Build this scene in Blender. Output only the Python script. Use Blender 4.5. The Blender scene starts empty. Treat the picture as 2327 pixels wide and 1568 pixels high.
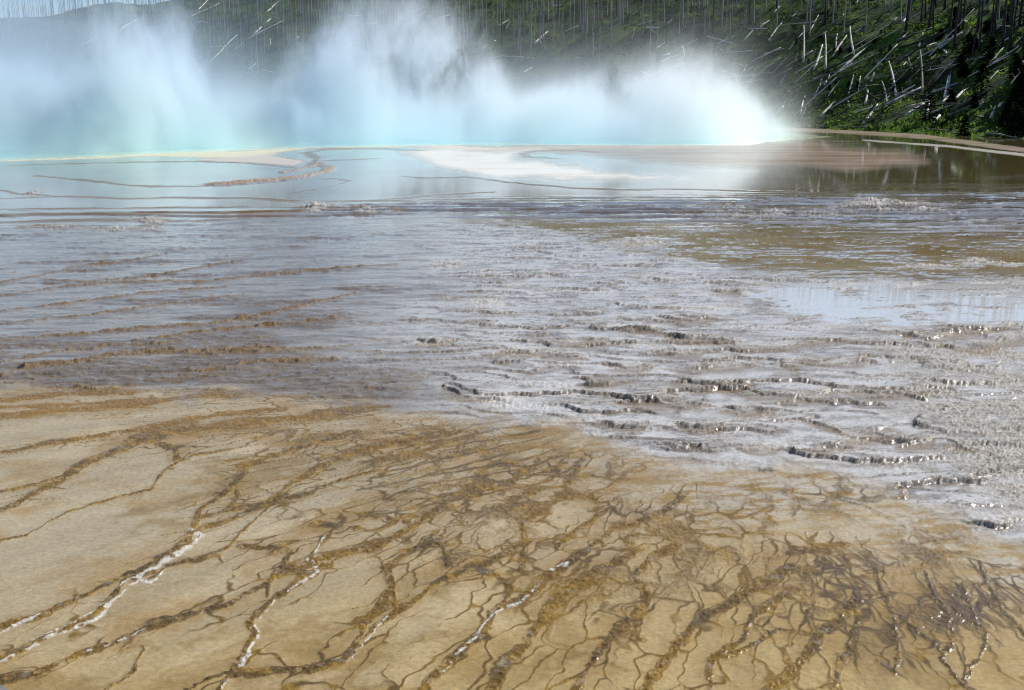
import bpy, math, random
import numpy as np
from math import radians, sin, cos, tan, exp, pi
rng = random.Random(7)
nr = np.random.default_rng(11)
C = bpy.context.scene.collection
sc = bpy.context.scene

# ------------------------------------------------------------------ camera and survey helpers
F = 1081.0; PITCH = radians(12.26); HC = 2.5; S = 1024/2326
CP, SP = cos(PITCH), sin(PITCH)

def ray(u, v):
    sx = (u-1163)*S; sy = (v-784)*S
    return np.array([sx, F*CP - sy*SP, -F*SP - sy*CP])/F
def gpt(u, v):                      # a survey point of the photograph -> point on the flat ground
    d = ray(u, v); k = HC/(-d[2])
    return (d[0]*k, d[1]*k)
def to_uv(X, Y):                    # ground -> survey coordinates
    zf = Y*CP + HC*SP; up = Y*SP - HC*CP
    return F*X/zf/S + 1163, -F*up/zf/S + 784

cam = bpy.data.cameras.new("camera"); camo = bpy.data.objects.new("camera", cam); C.objects.link(camo)
cam.sensor_width = 36; cam.lens = F/1024*36; cam.clip_end = 6000; cam.clip_start = 0.05
camo.location = (0, 0, HC); camo.rotation_euler = (radians(90)-PITCH, 0, 0)
sc.camera = camo

# ------------------------------------------------------------------ numpy noise
def _h(ix, iy, seed):
    h = (ix.astype(np.uint32)*np.uint32(374761393) + iy.astype(np.uint32)*np.uint32(668265263) + np.uint32(seed*2246822519 % 4294967296))
    h = (h ^ (h >> np.uint32(13)))*np.uint32(1274126177)
    h ^= h >> np.uint32(16)
    h = h*np.uint32(2654435761); h ^= h >> np.uint32(15)
    return h.astype(np.float32)*np.float32(1/4294967296.0)
def perlin(x, y, seed=0):
    x = np.asarray(x, np.float32); y = np.asarray(y, np.float32)
    ix = np.floor(x); iy = np.floor(y); fx = x-ix; fy = y-iy
    ix = ix.astype(np.int32); iy = iy.astype(np.int32)
    u = fx*fx*fx*(fx*(fx*6-15)+10); v = fy*fy*fy*(fy*(fy*6-15)+10)
    def g(a, b, dx, dy):
        t = _h(ix+a, iy+b, seed)*np.float32(2*pi)
        return np.cos(t)*dx + np.sin(t)*dy
    n0 = g(0, 0, fx, fy); n1 = g(1, 0, fx-1, fy); n2 = g(0, 1, fx, fy-1); n3 = g(1, 1, fx-1, fy-1)
    a = n0+(n1-n0)*u; b = n2+(n3-n2)*u
    return (a+(b-a)*v)*np.float32(1.5)
def fbm(x, y, o=4, seed=0, gain=.5):
    r = 0; a = 1; f = 1; n = 0
    for i in range(o):
        r = r + a*perlin(x*f, y*f, seed+i*17); n += a; a *= gain; f *= 2.03
    return r/n*1.3
def worley(x, y, seed=0):
    x = np.asarray(x, np.float32); y = np.asarray(y, np.float32)
    ix = np.floor(x).astype(np.int32); iy = np.floor(y).astype(np.int32)
    f1 = np.full(x.shape, 9., np.float32); f2 = f1.copy(); cid = np.zeros(x.shape, np.float32)
    for a in (-1, 0, 1):
        for b in (-1, 0, 1):
            px = ix+a+_h(ix+a, iy+b, seed)*np.float32(.9); py = iy+b+_h(ix+a, iy+b, seed+5)*np.float32(.9)
            d = np.hypot(px-x, py-y).astype(np.float32)
            m = d < f1
            f2 = np.where(m, f1, np.minimum(f2, d)); cid = np.where(m, _h(ix+a, iy+b, seed+9), cid); f1 = np.where(m, d, f1)
    return f1, f2, cid
def ss(a, b, x):
    t = np.clip((x-a)/(b-a), 0, 1); return t*t*(3-2*t)
def lerp3(c1, c2, m):
    return c1*(1-m[..., None]) + c2*m[..., None]
def rgb(*c): return np.array(c, np.float32)

# ------------------------------------------------------------------ object helpers
def tag(o, label=None, cat=None, group=None, kind=None):
    if label: o['label'] = label
    if cat: o['category'] = cat
    if group: o['group'] = group
    if kind: o['kind'] = kind
    return o
def mesh_np(name, V, Q, mats, parent=None, smooth=True, tri=False):
    me = bpy.data.meshes.new(name); V = np.asarray(V, np.float32); Q = np.asarray(Q, np.int32)
    k = Q.shape[1]
    me.vertices.add(len(V)); me.vertices.foreach_set('co', V.ravel())
    me.loops.add(Q.size); me.loops.foreach_set('vertex_index', Q.ravel())
    me.polygons.add(len(Q)); me.polygons.foreach_set('loop_start', np.arange(0, Q.size, k, dtype=np.int32))
    me.polygons.foreach_set('use_smooth', np.full(len(Q), smooth))
    me.update(calc_edges=True); me.validate()
    for m in ([mats] if not isinstance(mats, (list, tuple)) else mats): me.materials.append(m)
    o = bpy.data.objects.new(name, me); C.objects.link(o); o.parent = parent
    return o
class Tubes:                         # tapered bent tubes collected in one mesh
    def __init__(s): s.V = []; s.Q = []; s.n = 0
    def tube(s, pts, rad, k=6, cap=True):
        pts = [np.array(p, float) for p in pts]; base = s.n
        for i, p in enumerate(pts):
            d = pts[min(i+1, len(pts)-1)] - pts[max(i-1, 0)]; d /= (np.linalg.norm(d)+1e-9)
            a = np.cross(d, [0.31, 0.17, 0.93] if abs(d[2]) < .9 else [1, 0, 0]); a /= np.linalg.norm(a); b = np.cross(d, a)
            for j in range(k):
                t = 2*pi*j/k; s.V.append(p + rad[i]*(cos(t)*a + sin(t)*b))
        for i in range(len(pts)-1):
            for j in range(k):
                s.Q.append((base+i*k+j, base+i*k+(j+1) % k, base+(i+1)*k+(j+1) % k, base+(i+1)*k+j))
        s.n += len(pts)*k
        if cap:
            for e, i in ((0, 0), (1, len(pts)-1)):
                s.V.append(pts[i]); c = s.n; s.n += 1
                for j in range(0, k, 1):
                    a0 = base+i*k+j; b0 = base+i*k+(j+1) % k
                    s.Q.append((c, b0, a0, a0) if e == 0 else (c, a0, b0, b0))
    def build(s, name, mat, parent=None, smooth=True):
        me = bpy.data.meshes.new(name)
        me.from_pydata([tuple(v) for v in s.V], [], [tuple(dict.fromkeys(q)) for q in s.Q]); me.update()
        me.polygons.foreach_set('use_smooth', [smooth]*len(me.polygons))
        me.materials.append(mat)
        o = bpy.data.objects.new(name, me); C.objects.link(o); o.parent = parent
        return o

class NT:                            # small node helper
    def __init__(s, name, surface=True):
        s.m = bpy.data.materials.new(name); s.m.use_nodes = True; s.t = s.m.node_tree; s.t.nodes.clear()
        s.out = s.t.nodes.new('ShaderNodeOutputMaterial')
    def n(s, typ, **kw):
        nd = s.t.nodes.new(typ)
        ins = kw.pop('ins', {})
        for k, v in kw.items(): setattr(nd, k, v)
        for k, v in ins.items():
            if isinstance(v, bpy.types.NodeSocket): s.t.links.new(v, nd.inputs[k])
            else: nd.inputs[k].default_value = v
        return nd
    def math(s, op, a, b=None, c=None, clamp=False):
        nd = s.t.nodes.new('ShaderNodeMath'); nd.operation = op; nd.use_clamp = clamp
        for i, v in enumerate((a, b, c)):
            if v is None: continue
            if isinstance(v, bpy.types.NodeSocket): s.t.links.new(v, nd.inputs[i])
            else: nd.inputs[i].default_value = v
        return nd.outputs[0]
    def mix(s, f, a, b, typ='RGBA', blend='MIX'):
        nd = s.t.nodes.new('ShaderNodeMix'); nd.data_type = typ; nd.blend_type = blend
        i0 = {'RGBA': (0, 6, 7), 'FLOAT': (0, 2, 3)}[typ]
        for i, v in zip(i0, (f, a, b)):
            if isinstance(v, bpy.types.NodeSocket): s.t.links.new(v, nd.inputs[i])
            else: nd.inputs[i].default_value = v if not (typ == 'RGBA' and i != 0) else (*v, 1)
        return nd.outputs[2 if typ == 'RGBA' else 0]
    def noise(s, vec, scale, detail=3, rough=.55, dist=0.):
        nd = s.n('ShaderNodeTexNoise', ins={'Scale': scale, 'Detail': detail, 'Roughness': rough, 'Distortion': dist})
        if vec is not None: s.t.links.new(vec, nd.inputs['Vector'])
        return nd
    def mapr(s, v, a, b, c, d, smooth=False):
        nd = s.n('ShaderNodeMapRange', ins={0: v, 1: a, 2: b, 3: c, 4: d})
        if smooth: nd.interpolation_type = 'SMOOTHSTEP'
        return nd.outputs[0]

# ------------------------------------------------------------------ the ground grid
T_MAX = 0.70; NC = 1560
sy_rows = []
vpx = 118.6                           # image rows (of 690) from far to near, turned into distances
while vpx < 800:
    sy_rows.append(vpx); vpx += 0.55 if vpx < 230 else (0.72 if vpx < 420 else 0.86)
sy = (np.array(sy_rows)-345.0)
Dk = HC/(F*SP + sy*CP)*(F*CP - sy*SP)
Dk = Dk[Dk > 2.9]; NR = len(Dk)
tt = np.linspace(-T_MAX, T_MAX, NC)
Y = np.repeat(Dk[:, None], NC, 1).astype(np.float32); X = (Y*tt[None, :]).astype(np.float32)
U, V = to_uv(X, Y); U = U.astype(np.float32); V = V.astype(np.float32)
PXM = (F/np.hypot(Y, HC)/S).astype(np.float32)      # survey px per metre across

# ragged outlines: distances are taken from a warped copy of the ground coordinates
s0 = np.clip(Y/9., .55, 9)
WX = X + .05*s0*fbm(X/(.26*s0), Y/(.26*s0), 5, 3, .68); WY = Y + .05*s0*fbm(X/(.26*s0), Y/(.26*s0), 5, 40, .68)

def window(x0, x1, y0, y1):
    r = np.where((Dk >= y0) & (Dk <= y1))[0]
    if len(r) == 0: return None
    ts = [x/y for x in (x0, x1) for y in (max(y0, .1), y1)]
    c0 = np.searchsorted(tt, min(ts)); c1 = np.searchsorted(tt, max(ts))
    if c1 <= c0: return None
    return slice(r[0], r[-1]+1), slice(c0, c1)
class Stroke:
    """distance (in widths) to polylines laid on the ground"""
    def __init__(s, reach=4): s.reach = reach; s.d = np.full(X.shape, 99., np.float32); s.sd = np.full(X.shape, 99., np.float32)
    def add(s, pts, w, taper=0.):
        g = [gpt(*p) for p in pts]
        n = len(g)-1; L = 0
        for i in range(n):
            (ax, ay), (bx, by) = g[i], g[i+1]
            um, vm = (pts[i][0]+pts[i+1][0])/2, (pts[i][1]+pts[i+1][1])/2
            x, y = gpt(um, vm); wm = w/(F/math.hypot(y, HC)/S)
            # across-view width for lines running away, more for lines lying across the view
            q = math.atan2(HC, y); dx, dy = bx-ax, by-ay; l = math.hypot(dx, dy)+1e-6
            ac = abs(dx)/l; wm = wm*math.hypot(1-ac, ac/max(sin(q), .12)) if ac < 1 else wm
            R = wm*s.reach+.12*max(y/9, .5)
            wd = window(min(ax, bx)-R, max(ax, bx)+R, min(ay, by)-R, max(ay, by)+R)
            if wd is None: continue
            px = WX[wd]-ax; py = WY[wd]-ay
            t = np.clip((px*dx+py*dy)/(l*l), 0, 1)
            d = np.hypot(px-t*dx, py-t*dy)/wm
            k = (i+t)/n
            if taper: d = d/np.clip(1-taper*np.abs(2*k-1)**2, .2, 1)
            sgn = np.sign(dx*py-dy*px)
            if dx < 0: sgn = -sgn
            m = d < s.d[wd]
            s.sd[wd] = np.where(m, d*sgn, s.sd[wd]); s.d[wd] = np.where(m, d, s.d[wd])
def blobs(lst):                        # soft patches (u, v, ru, rv, strength)
    r = np.zeros(X.shape, np.float32)
    uu = U + 30*fbm(X*1.1, Y*1.1, 3, 77); vv = V + 14*fbm(X*1.1, Y*1.1, 3, 78)
    for (u, v, ru, rv, k) in lst:
        r = np.maximum(r, k*np.exp(-((uu-u)/ru)**2-((vv-v)/rv)**2))
    return r
def bound(pts, noise):                 # V coordinate of a boundary line at every U
    p = np.array(pts, np.float32)
    return np.interp(U, p[:, 0], p[:, 1]) + noise
def inside(poly, soft=6., amp=1.):     # soft polygon test in survey coordinates
    uu = U + amp*10*fbm(X/s0*1.5, Y/s0*1.5, 4, 91); vv = V + amp*4*fbm(X/s0*1.5, Y/s0*1.5, 4, 92)
    ins = np.zeros(X.shape, bool); dmin = np.full(X.shape, 1e6, np.float32)
    n = len(poly)
    for i in range(n):
        ax, ay = poly[i]; bx, by = poly[(i+1) % n]
        if ay != by:
            c = ((ay > vv) != (by > vv)) & (uu < (bx-ax)*(vv-ay)/(by-ay)+ax); ins ^= c
        dx, dy = bx-ax, (by-ay)*4
        t = np.clip(((uu-ax)*dx+(vv-ay)*4*dy)/(dx*dx+dy*dy), 0, 1)
        dmin = np.minimum(dmin, np.hypot(uu-ax-t*dx, (vv-ay)*4-t*dy))
    return ss(-soft, soft, np.where(ins, dmin, -dmin))

# --- authored lines (survey coordinates of the photograph, laid flat on the ground)
veins = [  # points, width
 ([(0,945),(170,930),(330,915),(480,893),(640,890),(800,884)], 7), ([(0,910),(140,895),(300,893)], 6), ([(0,925),(200,918),(350,905)], 4),
 ([(900,915),(820,928),(700,945),(560,962),(430,975),(330,995),(250,1030),(180,1060),(140,1090),(60,1130),(0,1165)], 12),
 ([(640,930),(500,940),(380,965),(260,985),(120,1005),(0,1030)], 6), ([(0,1118),(80,1100),(170,1075)], 4),
 ([(0,1230),(60,1215),(150,1165),(250,1135),(345,1110),(375,1070),(400,1050),(440,1035),(520,1020)], 2.6), ([(400,1050),(395,1020),(365,1008)], 4),
 ([(-60,1440),(0,1425),(100,1395),(200,1350),(280,1310),(350,1280),(410,1240),(435,1200),(450,1160),(490,1130),(530,1105),(555,1075),(560,1055),(640,1030),(700,1010),(800,985)], 8),
 ([(430,1212),(490,1190),(560,1165),(620,1140),(650,1105),(720,1065),(800,1030),(900,1005),(1010,985)], 8),
 ([(450,1178),(510,1160),(545,1130),(540,1105)], 5), ([(510,1160),(600,1145),(650,1120)], 5),
 ([(-40,1520),(0,1500),(60,1470),(130,1435),(200,1410),(245,1370),(280,1320),(340,1300)], 8),
 ([(-40,1556),(0,1548),(90,1530),(170,1490),(260,1460),(330,1430),(420,1400),(520,1370),(600,1330),(660,1290),(760,1262),(840,1250),(900,1215),(960,1180),(1010,1150)], 9),
 ([(330,1320),(390,1285),(450,1270),(520,1240),(560,1200),(600,1165),(640,1135),(700,1120),(780,1090),(860,1070)], 4),
 ([(480,1600),(500,1568),(530,1520),(560,1480),(580,1440),(570,1410),(590,1390),(640,1350),(690,1310),(740,1285)], 8),
 ([(610,1355),(612,1320),(640,1290),(660,1255),(630,1245),(560,1240)], 5), ([(690,1285),(710,1255),(745,1220),(765,1195),(720,1190)], 6),
 ([(240,1568),(290,1540),(315,1500),(330,1470)], 3), ([(410,1580),(470,1545),(540,1520)], 4),
 ([(540,1535),(680,1522),(770,1505),(800,1480),(830,1420),(868,1380),(890,1330),(878,1290),(930,1250),(1000,1230)], 9),
 ([(790,1490),(850,1430),(900,1390),(960,1350),(1000,1320),(1080,1290),(1150,1262),(1200,1230)], 7),
 ([(930,1620),(960,1568),(1000,1520),(1040,1490),(1100,1430),(1130,1390),(1180,1370),(1230,1320),(1280,1290),(1330,1250)], 11),
 ([(1112,1430),(1115,1390),(1150,1370),(1165,1340),(1130,1310),(1090,1295)], 5),
 ([(1090,1620),(1120,1568),(1150,1510),(1200,1460),(1230,1400),(1270,1360),(1330,1320),(1400,1280),(1450,1250)], 13),
 ([(1280,1620),(1310,1568),(1350,1500),(1400,1440),(1450,1390),(1470,1350),(1440,1310),(1480,1270),(1530,1240)], 11),
 ([(1440,1620),(1480,1540),(1530,1480),(1570,1430),(1610,1400),(1680,1360),(1720,1330),(1800,1290)], 9),
 ([(1605,1620),(1610,1568),(1620,1500),(1690,1450),(1710,1400),(1740,1380),(1800,1340)], 8), ([(1650,1495),(1720,1460),(1765,1430),(1830,1440)], 5),
 ([(1720,1610),(1750,1568),(1800,1530),(1840,1480),(1870,1430),(1920,1400),(1960,1350)], 9),
 ([(1890,1610),(1900,1568),(1905,1520),(1930,1470),(1950,1420),(1945,1380)], 6),
 ([(2240,1610),(2200,1568),(2160,1530),(2140,1490),(2120,1460),(2060,1420),(2020,1390)], 7),
 ([(2140,1490),(2168,1450),(2160,1400),(2120,1350),(2100,1300)], 5), ([(2185,1545),(2235,1480),(2242,1440),(2210,1390),(2180,1330)], 4.5),
 ([(2340,1450),(2290,1400),(2250,1330),(2230,1280)], 5), ([(1995,1500),(2030,1530),(2040,1470),(2025,1400),(2000,1340),(1985,1290)], 4),
 ([(1800,1257),(1850,1246),(1910,1238)], 5), ([(1180,1300),(1190,1240),(1185,1190),(1230,1160)], 6), ([(1020,1290),(1005,1240),(960,1225)], 6),
 ([(900,1390),(890,1340)], 5), ([(1330,1250),(1400,1200),(1500,1170),(1560,1120)], 6), ([(1260,1245),(1320,1200),(1390,1150)], 4),
]
fine_veins = [([(870+int(60*math.sin(i*2.1)), 1010+i*21), (960+int(50*math.cos(i*1.7)), 995+i*19), (1080+i*16, 968+i*17), (1190+i*14, 952+i*14)], 3.2) for i in range(0, 9)]
ridges = [  # terracette ridges across the wet mid ground, farther out
 ([(0,640),(80,628),(180,605),(300,592),(380,575)], 3.2), ([(0,672),(150,650),(300,640),(450,640),(600,625),(760,610),(900,600)], 3.2),
 ([(90,635),(200,640),(330,630),(460,605),(560,590)], 2.6), ([(0,705),(150,690),(330,665),(520,650)], 2.6), ([(0,735),(180,718),(380,690),(560,668)], 2.4),
 ([(0,770),(100,765),(200,757),(330,745),(480,735),(600,715),(700,690),(830,662)], 4.6), ([(300,775),(480,750),(640,735),(800,720)], 3),
 ([(0,855),(60,835),(170,820),(290,802),(420,800),(560,795),(700,792),(800,786)], 7), ([(420,850),(560,826),(690,816),(800,812)], 5),
 ([(-20,892),(100,885),(250,885),(400,890),(520,880)], 6), ([(0,822),(120,800),(260,785),(400,778)], 3),
]
far_lines = [
 ([(0,490),(200,488),(420,487),(560,485),(700,482)], 3.4), ([(0,506),(150,501),(330,501),(400,503),(560,498)], 3.4), ([(0,521),(100,515),(260,514)], 2.6),
 ([(220,522),(370,521),(480,520),(640,510)], 2.4), ([(0,552),(80,540),(140,536)], 3),
 ([(0,452),(150,447),(280,452),(400,450),(560,450),(700,458),(900,456),(1160,452),(1400,448)], 2.2), ([(0,476),(300,474),(560,470)], 2.0),
 ([(760,462),(880,453),(1000,443),(1120,437)], 2.2), ([(900,400),(970,405),(1060,402),(1160,415),(1290,426),(1420,431),(1560,430),(1760,436),(1900,441)], 2.0),
 ([(30,376),(150,373),(300,369),(450,367),(560,371),(660,380)], 2.2),
 ([(960,343),(850,338),(760,339),(695,347),(722,360),(712,372),(745,381)], 5.5), ([(850,361),(790,364),(740,366)], 3.4),
 ([(600,411),(520,418),(440,424),(360,425),(280,420),(170,408),(80,400)], 2.0), ([(660,439),(740,427),(800,412),(770,407),(730,405)], 1.8),
 ([(1290,342),(1215,344),(1180,351),(1205,358),(1265,361)], 4.6), ([(1290,342),(1380,348)], 2.4), ([(0,432),(40,440),(120,446)], 1.5),
 ([(1400,470),(1560,468),(1760,462),(1940,446)], 2.0), ([(1500,486),(1700,480),(1900,470)], 2.4),
]
st_v = Stroke()
for p, w in veins: st_v.add(p, w)
st_f = Stroke()
for p, w in fine_veins: st_f.add(p, w)
st_r = Stroke()
for p, w in ridges: st_r.add(p, w, .6)
st_l = Stroke()
for p, w in far_lines: st_l.add(p, w*1.35, .4)
crust_line = Stroke()                  # thick brown crust along the meander
crust_line.add([(752,381),(742,391),(690,401),(640,407),(590,412),(500,419)], 9); crust_line.add([(735,372),(690,382),(640,392)], 6)
white_v = Stroke()                     # pale streaks inside the veins
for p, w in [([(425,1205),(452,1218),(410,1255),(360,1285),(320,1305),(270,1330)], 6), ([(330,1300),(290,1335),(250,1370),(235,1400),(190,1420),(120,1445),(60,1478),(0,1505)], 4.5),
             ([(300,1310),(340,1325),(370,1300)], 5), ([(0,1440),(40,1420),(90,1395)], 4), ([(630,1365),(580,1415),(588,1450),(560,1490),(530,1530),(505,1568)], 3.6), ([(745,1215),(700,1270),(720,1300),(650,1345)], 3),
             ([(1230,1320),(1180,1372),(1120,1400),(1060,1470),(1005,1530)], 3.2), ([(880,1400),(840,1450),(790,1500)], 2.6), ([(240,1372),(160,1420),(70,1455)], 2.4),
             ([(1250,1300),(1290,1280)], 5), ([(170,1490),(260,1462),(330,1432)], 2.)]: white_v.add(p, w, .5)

scarps = [[(1828,956),(1888,974),(1943,999),(1983,984),(2013,999),(2063,1011),(2113,999)], [(1698,886),(1738,901),(1798,904),(1848,901),(1888,891)],
 [(1543,861),(1578,876),(1643,884),(1693,879)], [(1938,884),(1973,894),(2023,894),(2088,911)], [(1403,899),(1443,916),(1483,914),(1543,921),(1613,924)], [(1653,929),(1693,934),(1728,931)],
 [(1209,802),(1267,811),(1328,818)], [(1373,826),(1423,836),(1483,831)], [(1513,838),(1583,841),(1663,833),(1713,831)], [(1683,1024),(1728,1026),(1768,1016)], [(1813,1026),(1853,1029),(1903,1014),(1928,999)],
 [(1397,748),(1459,750),(1517,762),(1574,774),(1641,776),(1704,791),(1766,788),(1814,784),(1881,776),(1944,774)], [(1987,750),(2049,762),(2107,772),(2169,755),(2241,750),(2313,743)],
 [(2135,791),(2207,798),(2265,779),(2323,764),(2420,750)], [(1814,812),(1852,822),(1920,827),(1958,817)], [(1776,834),(1812,834)], [(1872,661),(1930,658),(2050,651),(2180,649),(2320,640),(2420,634)],
 [(1641,664),(1689,668),(1737,673),(1809,668)], [(1145,792),(1185,803),(1215,800)], [(1010,880),(1060,905),(1130,915)], [(1330,862),(1370,872),(1420,868)], [(1480,800),(1530,806),(1600,803)], [(1250,770),(1300,778),(1370,772)],
 [(1500,722),(1560,728),(1640,726)], [(950,775),(990,782),(1030,776)], [(1540,968),(1600,978),(1650,972)], [(1360,960),(1420,972),(1470,966)], [(2150,1000),(2180,1020),(2230,1030)]]
st_s = Stroke(20)
for i, p in enumerate(scarps): st_s.add(p, [4.6, 3.6, 3.6, 4.2, 3.2, 3.4][i] if i < 6 else 2.6, .75)

# --- zones
nz = fbm(X*.9, Y*.9, 4, 5); nzs = fbm(X*.25, Y*.25, 3, 6)
nzb = fbm(X*2.6, Y*2.6, 4, 7, .6)
b1 = bound([(-900,850),(0,868),(400,890),(830,918),(1050,945),(1300,962),(1420,1030),(1600,1050),(1900,1075),(2100,1130),(2326,1230),(3200,1500)], 26*nz+26*nzb)
z1 = ss(-16, 26, V-b1)                                            # tan foreground terraces
xr = ss(-160, 260, U + 220*nzs - 930)                             # right half: pale crust
b3 = bound([(-900,500),(0,522),(700,498),(1200,515),(1450,575),(1700,625),(2326,640),(3200,640)], 16*nz+12*nzb)
zw = (1-ss(-12, 12, V-b3))                                        # flat shallow water and beyond
brown = inside([(1150,500),(1600,497),(2400,505),(2400,615),(2000,640),(1700,640),(1350,615),(1180,600),(1080,560)], 60, 2.5)
gravel = inside([(1960,745),(2090,790),(2190,800),(2326,770),(2600,700),(2900,700),(2900,1300),(2380,1190),(2250,1120),(2170,1030),(2110,930),(2030,830)], 70, 6.)
gravel = gravel*ss(-.25, .25, fbm(X*1.3, Y*2.0, 5, 61, .6)+.17)
band = np.exp(-((V-bound([(0,500),(600,486),(1000,474),(1500,478),(2326,478),(3000,480)], 4*nz))/bound([(0,16),(900,14),(1400,22),(1800,32),(2326,50),(3000,50)], 0))**2)
band = np.clip(band*1.3, 0, 1)
far = 1-ss(425, 450, V)
a = np.interp(U, [-500, 550, 800, 1700, 2326, 3000], [.15, .25, .85, 1., 1., 1.])
band_r = band*a

# --- terracing of the right-hand crust and the band (scalloped contour steps facing the viewer)
fl = fbm(X*.55, Y*.8, 4, 21); fh = fbm(X*4.2, Y*4.2, 4, 22, .6); fv = fbm(X*14, Y*14, 3, 23, .6)
def terrace(u, front):
    f = u-np.floor(u); return ss(0, front, f)*(1-f)**1.2, f
u1 = Y*1.35 + X*.10 + 1.3*fl + .20*fh + .025*fv
t1, f1 = terrace(u1, .07)
idn = _h(np.floor(u1).astype(np.int32), np.floor(X*.35+2.2*fl).astype(np.int32), 4)
amp1 = ss(-.4, .25, fbm(X*.6+9, Y*1.1, 3, 24)+.35*(idn-.5))
u2 = Y*3.3 + X*.40 + 1.3*fbm(X*.9, Y*1.6, 4, 25) + .18*fh
t2, f2 = terrace(u2, .12)
amp2 = ss(-.35, .2, fbm(X*1.2+4, Y*2, 3, 26))
scarp2 = np.exp(-((f2-.07)/.07)**2)*amp2
crumb = ss(.05, .4, fbm(X*1.3, Y*2.6, 4, 85)+.5*scarp2)*np.clip(fbm(X*26, Y*22, 3, 86, .65)+.1, 0, 1)
zR = (1-z1)*(1-zw)*xr
zL = (1-z1)*(1-zw)*(1-xr)
kb = np.clip(Y/24, .5, 3)
u3 = Y/.95 + 1.2*fbm(X*.09, Y*.35, 4, 27) + .2*fbm(X*.8, Y*1.2, 3, 28)
t3, f3 = terrace(u3, .16); amp3 = ss(-.35, .1, fbm(X*.14, Y*.5, 3, 29))
scarp1 = np.exp(-((f1-.04)/.05)**2)*amp1
lump = np.abs(fbm(X*22, Y*22, 3, 31, .6)); lumpc = fbm(X*8, Y*8, 4, 32, .65); lumpf = fbm(X*1.1, Y*2.2, 4, 33, .65); lumpf2 = fbm(X*34, Y*30, 3, 34, .65)

# --- vein network between the authored veins: cells stretched down the flow, which fans out from the crest
px0, py0 = gpt(1750, 900)
dxp = X-px0; dyp = Y-py0-1.2
r = np.hypot(dxp, dyp)+.3; th = np.arctan2(dxp, -dyp)
wq = .30*fbm(X*1.6, Y*1.6, 4, 51, .6); wq2 = .30*fbm(X*1.6, Y*1.6, 4, 52, .6)
def net(a, b, wd, seed):
    _, _, _ = 0, 0, 0
    e1, e2, cid = worley(np.log(r)*a + wq*2.0, th*b + wq2*2.0, seed)
    return 1-ss(.0, wd, e2-e1), cid
n_big, cid_big = net(4.6, 7.5, .10, 61)
n_mid, cid_mid = net(10., 19., .17, 62)
n_fin, _ = net(26., 52., .30, 63)
dens_big = blobs([(1300,1240,420,160,.75), (1500,1400,500,160,.55), (900,1160,330,110,.8), (2000,1300,330,180,.6), (700,1010,300,50,.7), (300,1250,200,120,.0)])
dens_mid = blobs([(1230,1110,360,110,1.05), (960,1020,280,70,.95), (1650,1210,300,100,.85), (1320,1330,140,80,.75), (1480,1300,150,60,.75), (1900,1320,120,90,1.), (2180,1380,170,75,1.), (1050,1260,110,60,.6), (680,990,160,35,.8), (520,1100,60,50,.5),
                  (1900,1130,300,80,.7), (2100,1240,150,70,.8), (330,1000,90,30,.4), (1930,1480,120,70,.6)])
dens_fin = blobs([(1250,1080,330,90,.9), (1600,1180,330,90,.9), (1900,1310,120,80,1.), (2170,1370,170,70,1.), (1050,1000,250,50,.8), (2080,1250,160,50,.7), (1350,1330,120,60,.5)])
hol = 1-ss(.0, .5, blobs([(1840,1210,55,28,1.3), (1320,1172,40,25,1.3), (1260,1270,40,25,.9), (760,1385,120,75,1.2), (1000,1400,120,60,1.1), (280,1200,230,70,1.2), (480,1330,220,40,1.), (1500,1120,60,25,.9)]))
gate_m = ss(-.45, .35, fbm(X*1.5, Y*1.5, 3, 64)+.15)
e1m, e2m, cidm = worley(np.log(r)*8.5 + wq*2.2, th*15 + wq2*2.2, 162)
isl = ss(.10, .42, (e2m-e1m) + .35*(cidm-.5) + .10*fbm(X*9, Y*9, 3, 163))
matf = np.clip(dens_mid*1.15, 0, 1)*(1-isl)*hol
v_net = np.maximum(n_big*np.clip(dens_big*1.2, 0, 1), n_mid*np.clip(dens_mid*1.1, 0, 1)*gate_m)*hol
v_fin = n_fin*np.clip(dens_fin, 0, 1)*ss(-.3, .3, fbm(X*2.2, Y*2.2, 3, 65)+.1)*hol
wvar = .55 + .9*np.clip(fbm(X*2.3, Y*2.3, 3, 66)+.5, 0, 1)
vcore = np.exp(-(st_v.d/wvar)**4)                                  # authored veins
vhalo = np.exp(-(st_v.d/(2.3*wvar))**2)
braid = ss(-.15, .25, fbm(X*11, Y*11, 4, 67, .6)+.18)              # islands inside wide veins
cw1, cw2, _ = worley((WX+.02*fbm(X*14, Y*14, 3, 93))*17, (WY+.02*fbm(X*14, Y*14, 3, 94))*13, 95)
crink = 1-ss(.0, .34, cw2-cw1)                                     # crinkled fine mesh inside the mats
dv_ = st_v.d/wvar
vrim = np.exp(-((dv_-1.05)/.22)**2)*ss(-.3, .2, fbm(X*5, Y*5, 3, 96)+.1)
mat_zone = np.clip(np.maximum(vcore, matf), 0, 1)
e1b, e2b, _ = worley(np.log(r)*11 + wq*1.8, th*36 + wq2*2.4, 261)
def taper_net(e, wd, dens): q = np.clip(dens, 0, 1); return (1-ss(0, 1, e/(wd*q+.035)))*ss(.10, .45, q)
brd = taper_net(e2b-e1b, .16, np.exp(-(st_v.d/8)**2)*np.clip(.75+.8*fbm(X*2.0, Y*2.0, 3, 262), 0, 1)*(.45+.55*ss(250, 750, U)))
e1c, e2c, _ = worley(np.log(r)*8.5 + wq*1.7, th*30 + wq2*2.2, 263)
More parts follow.
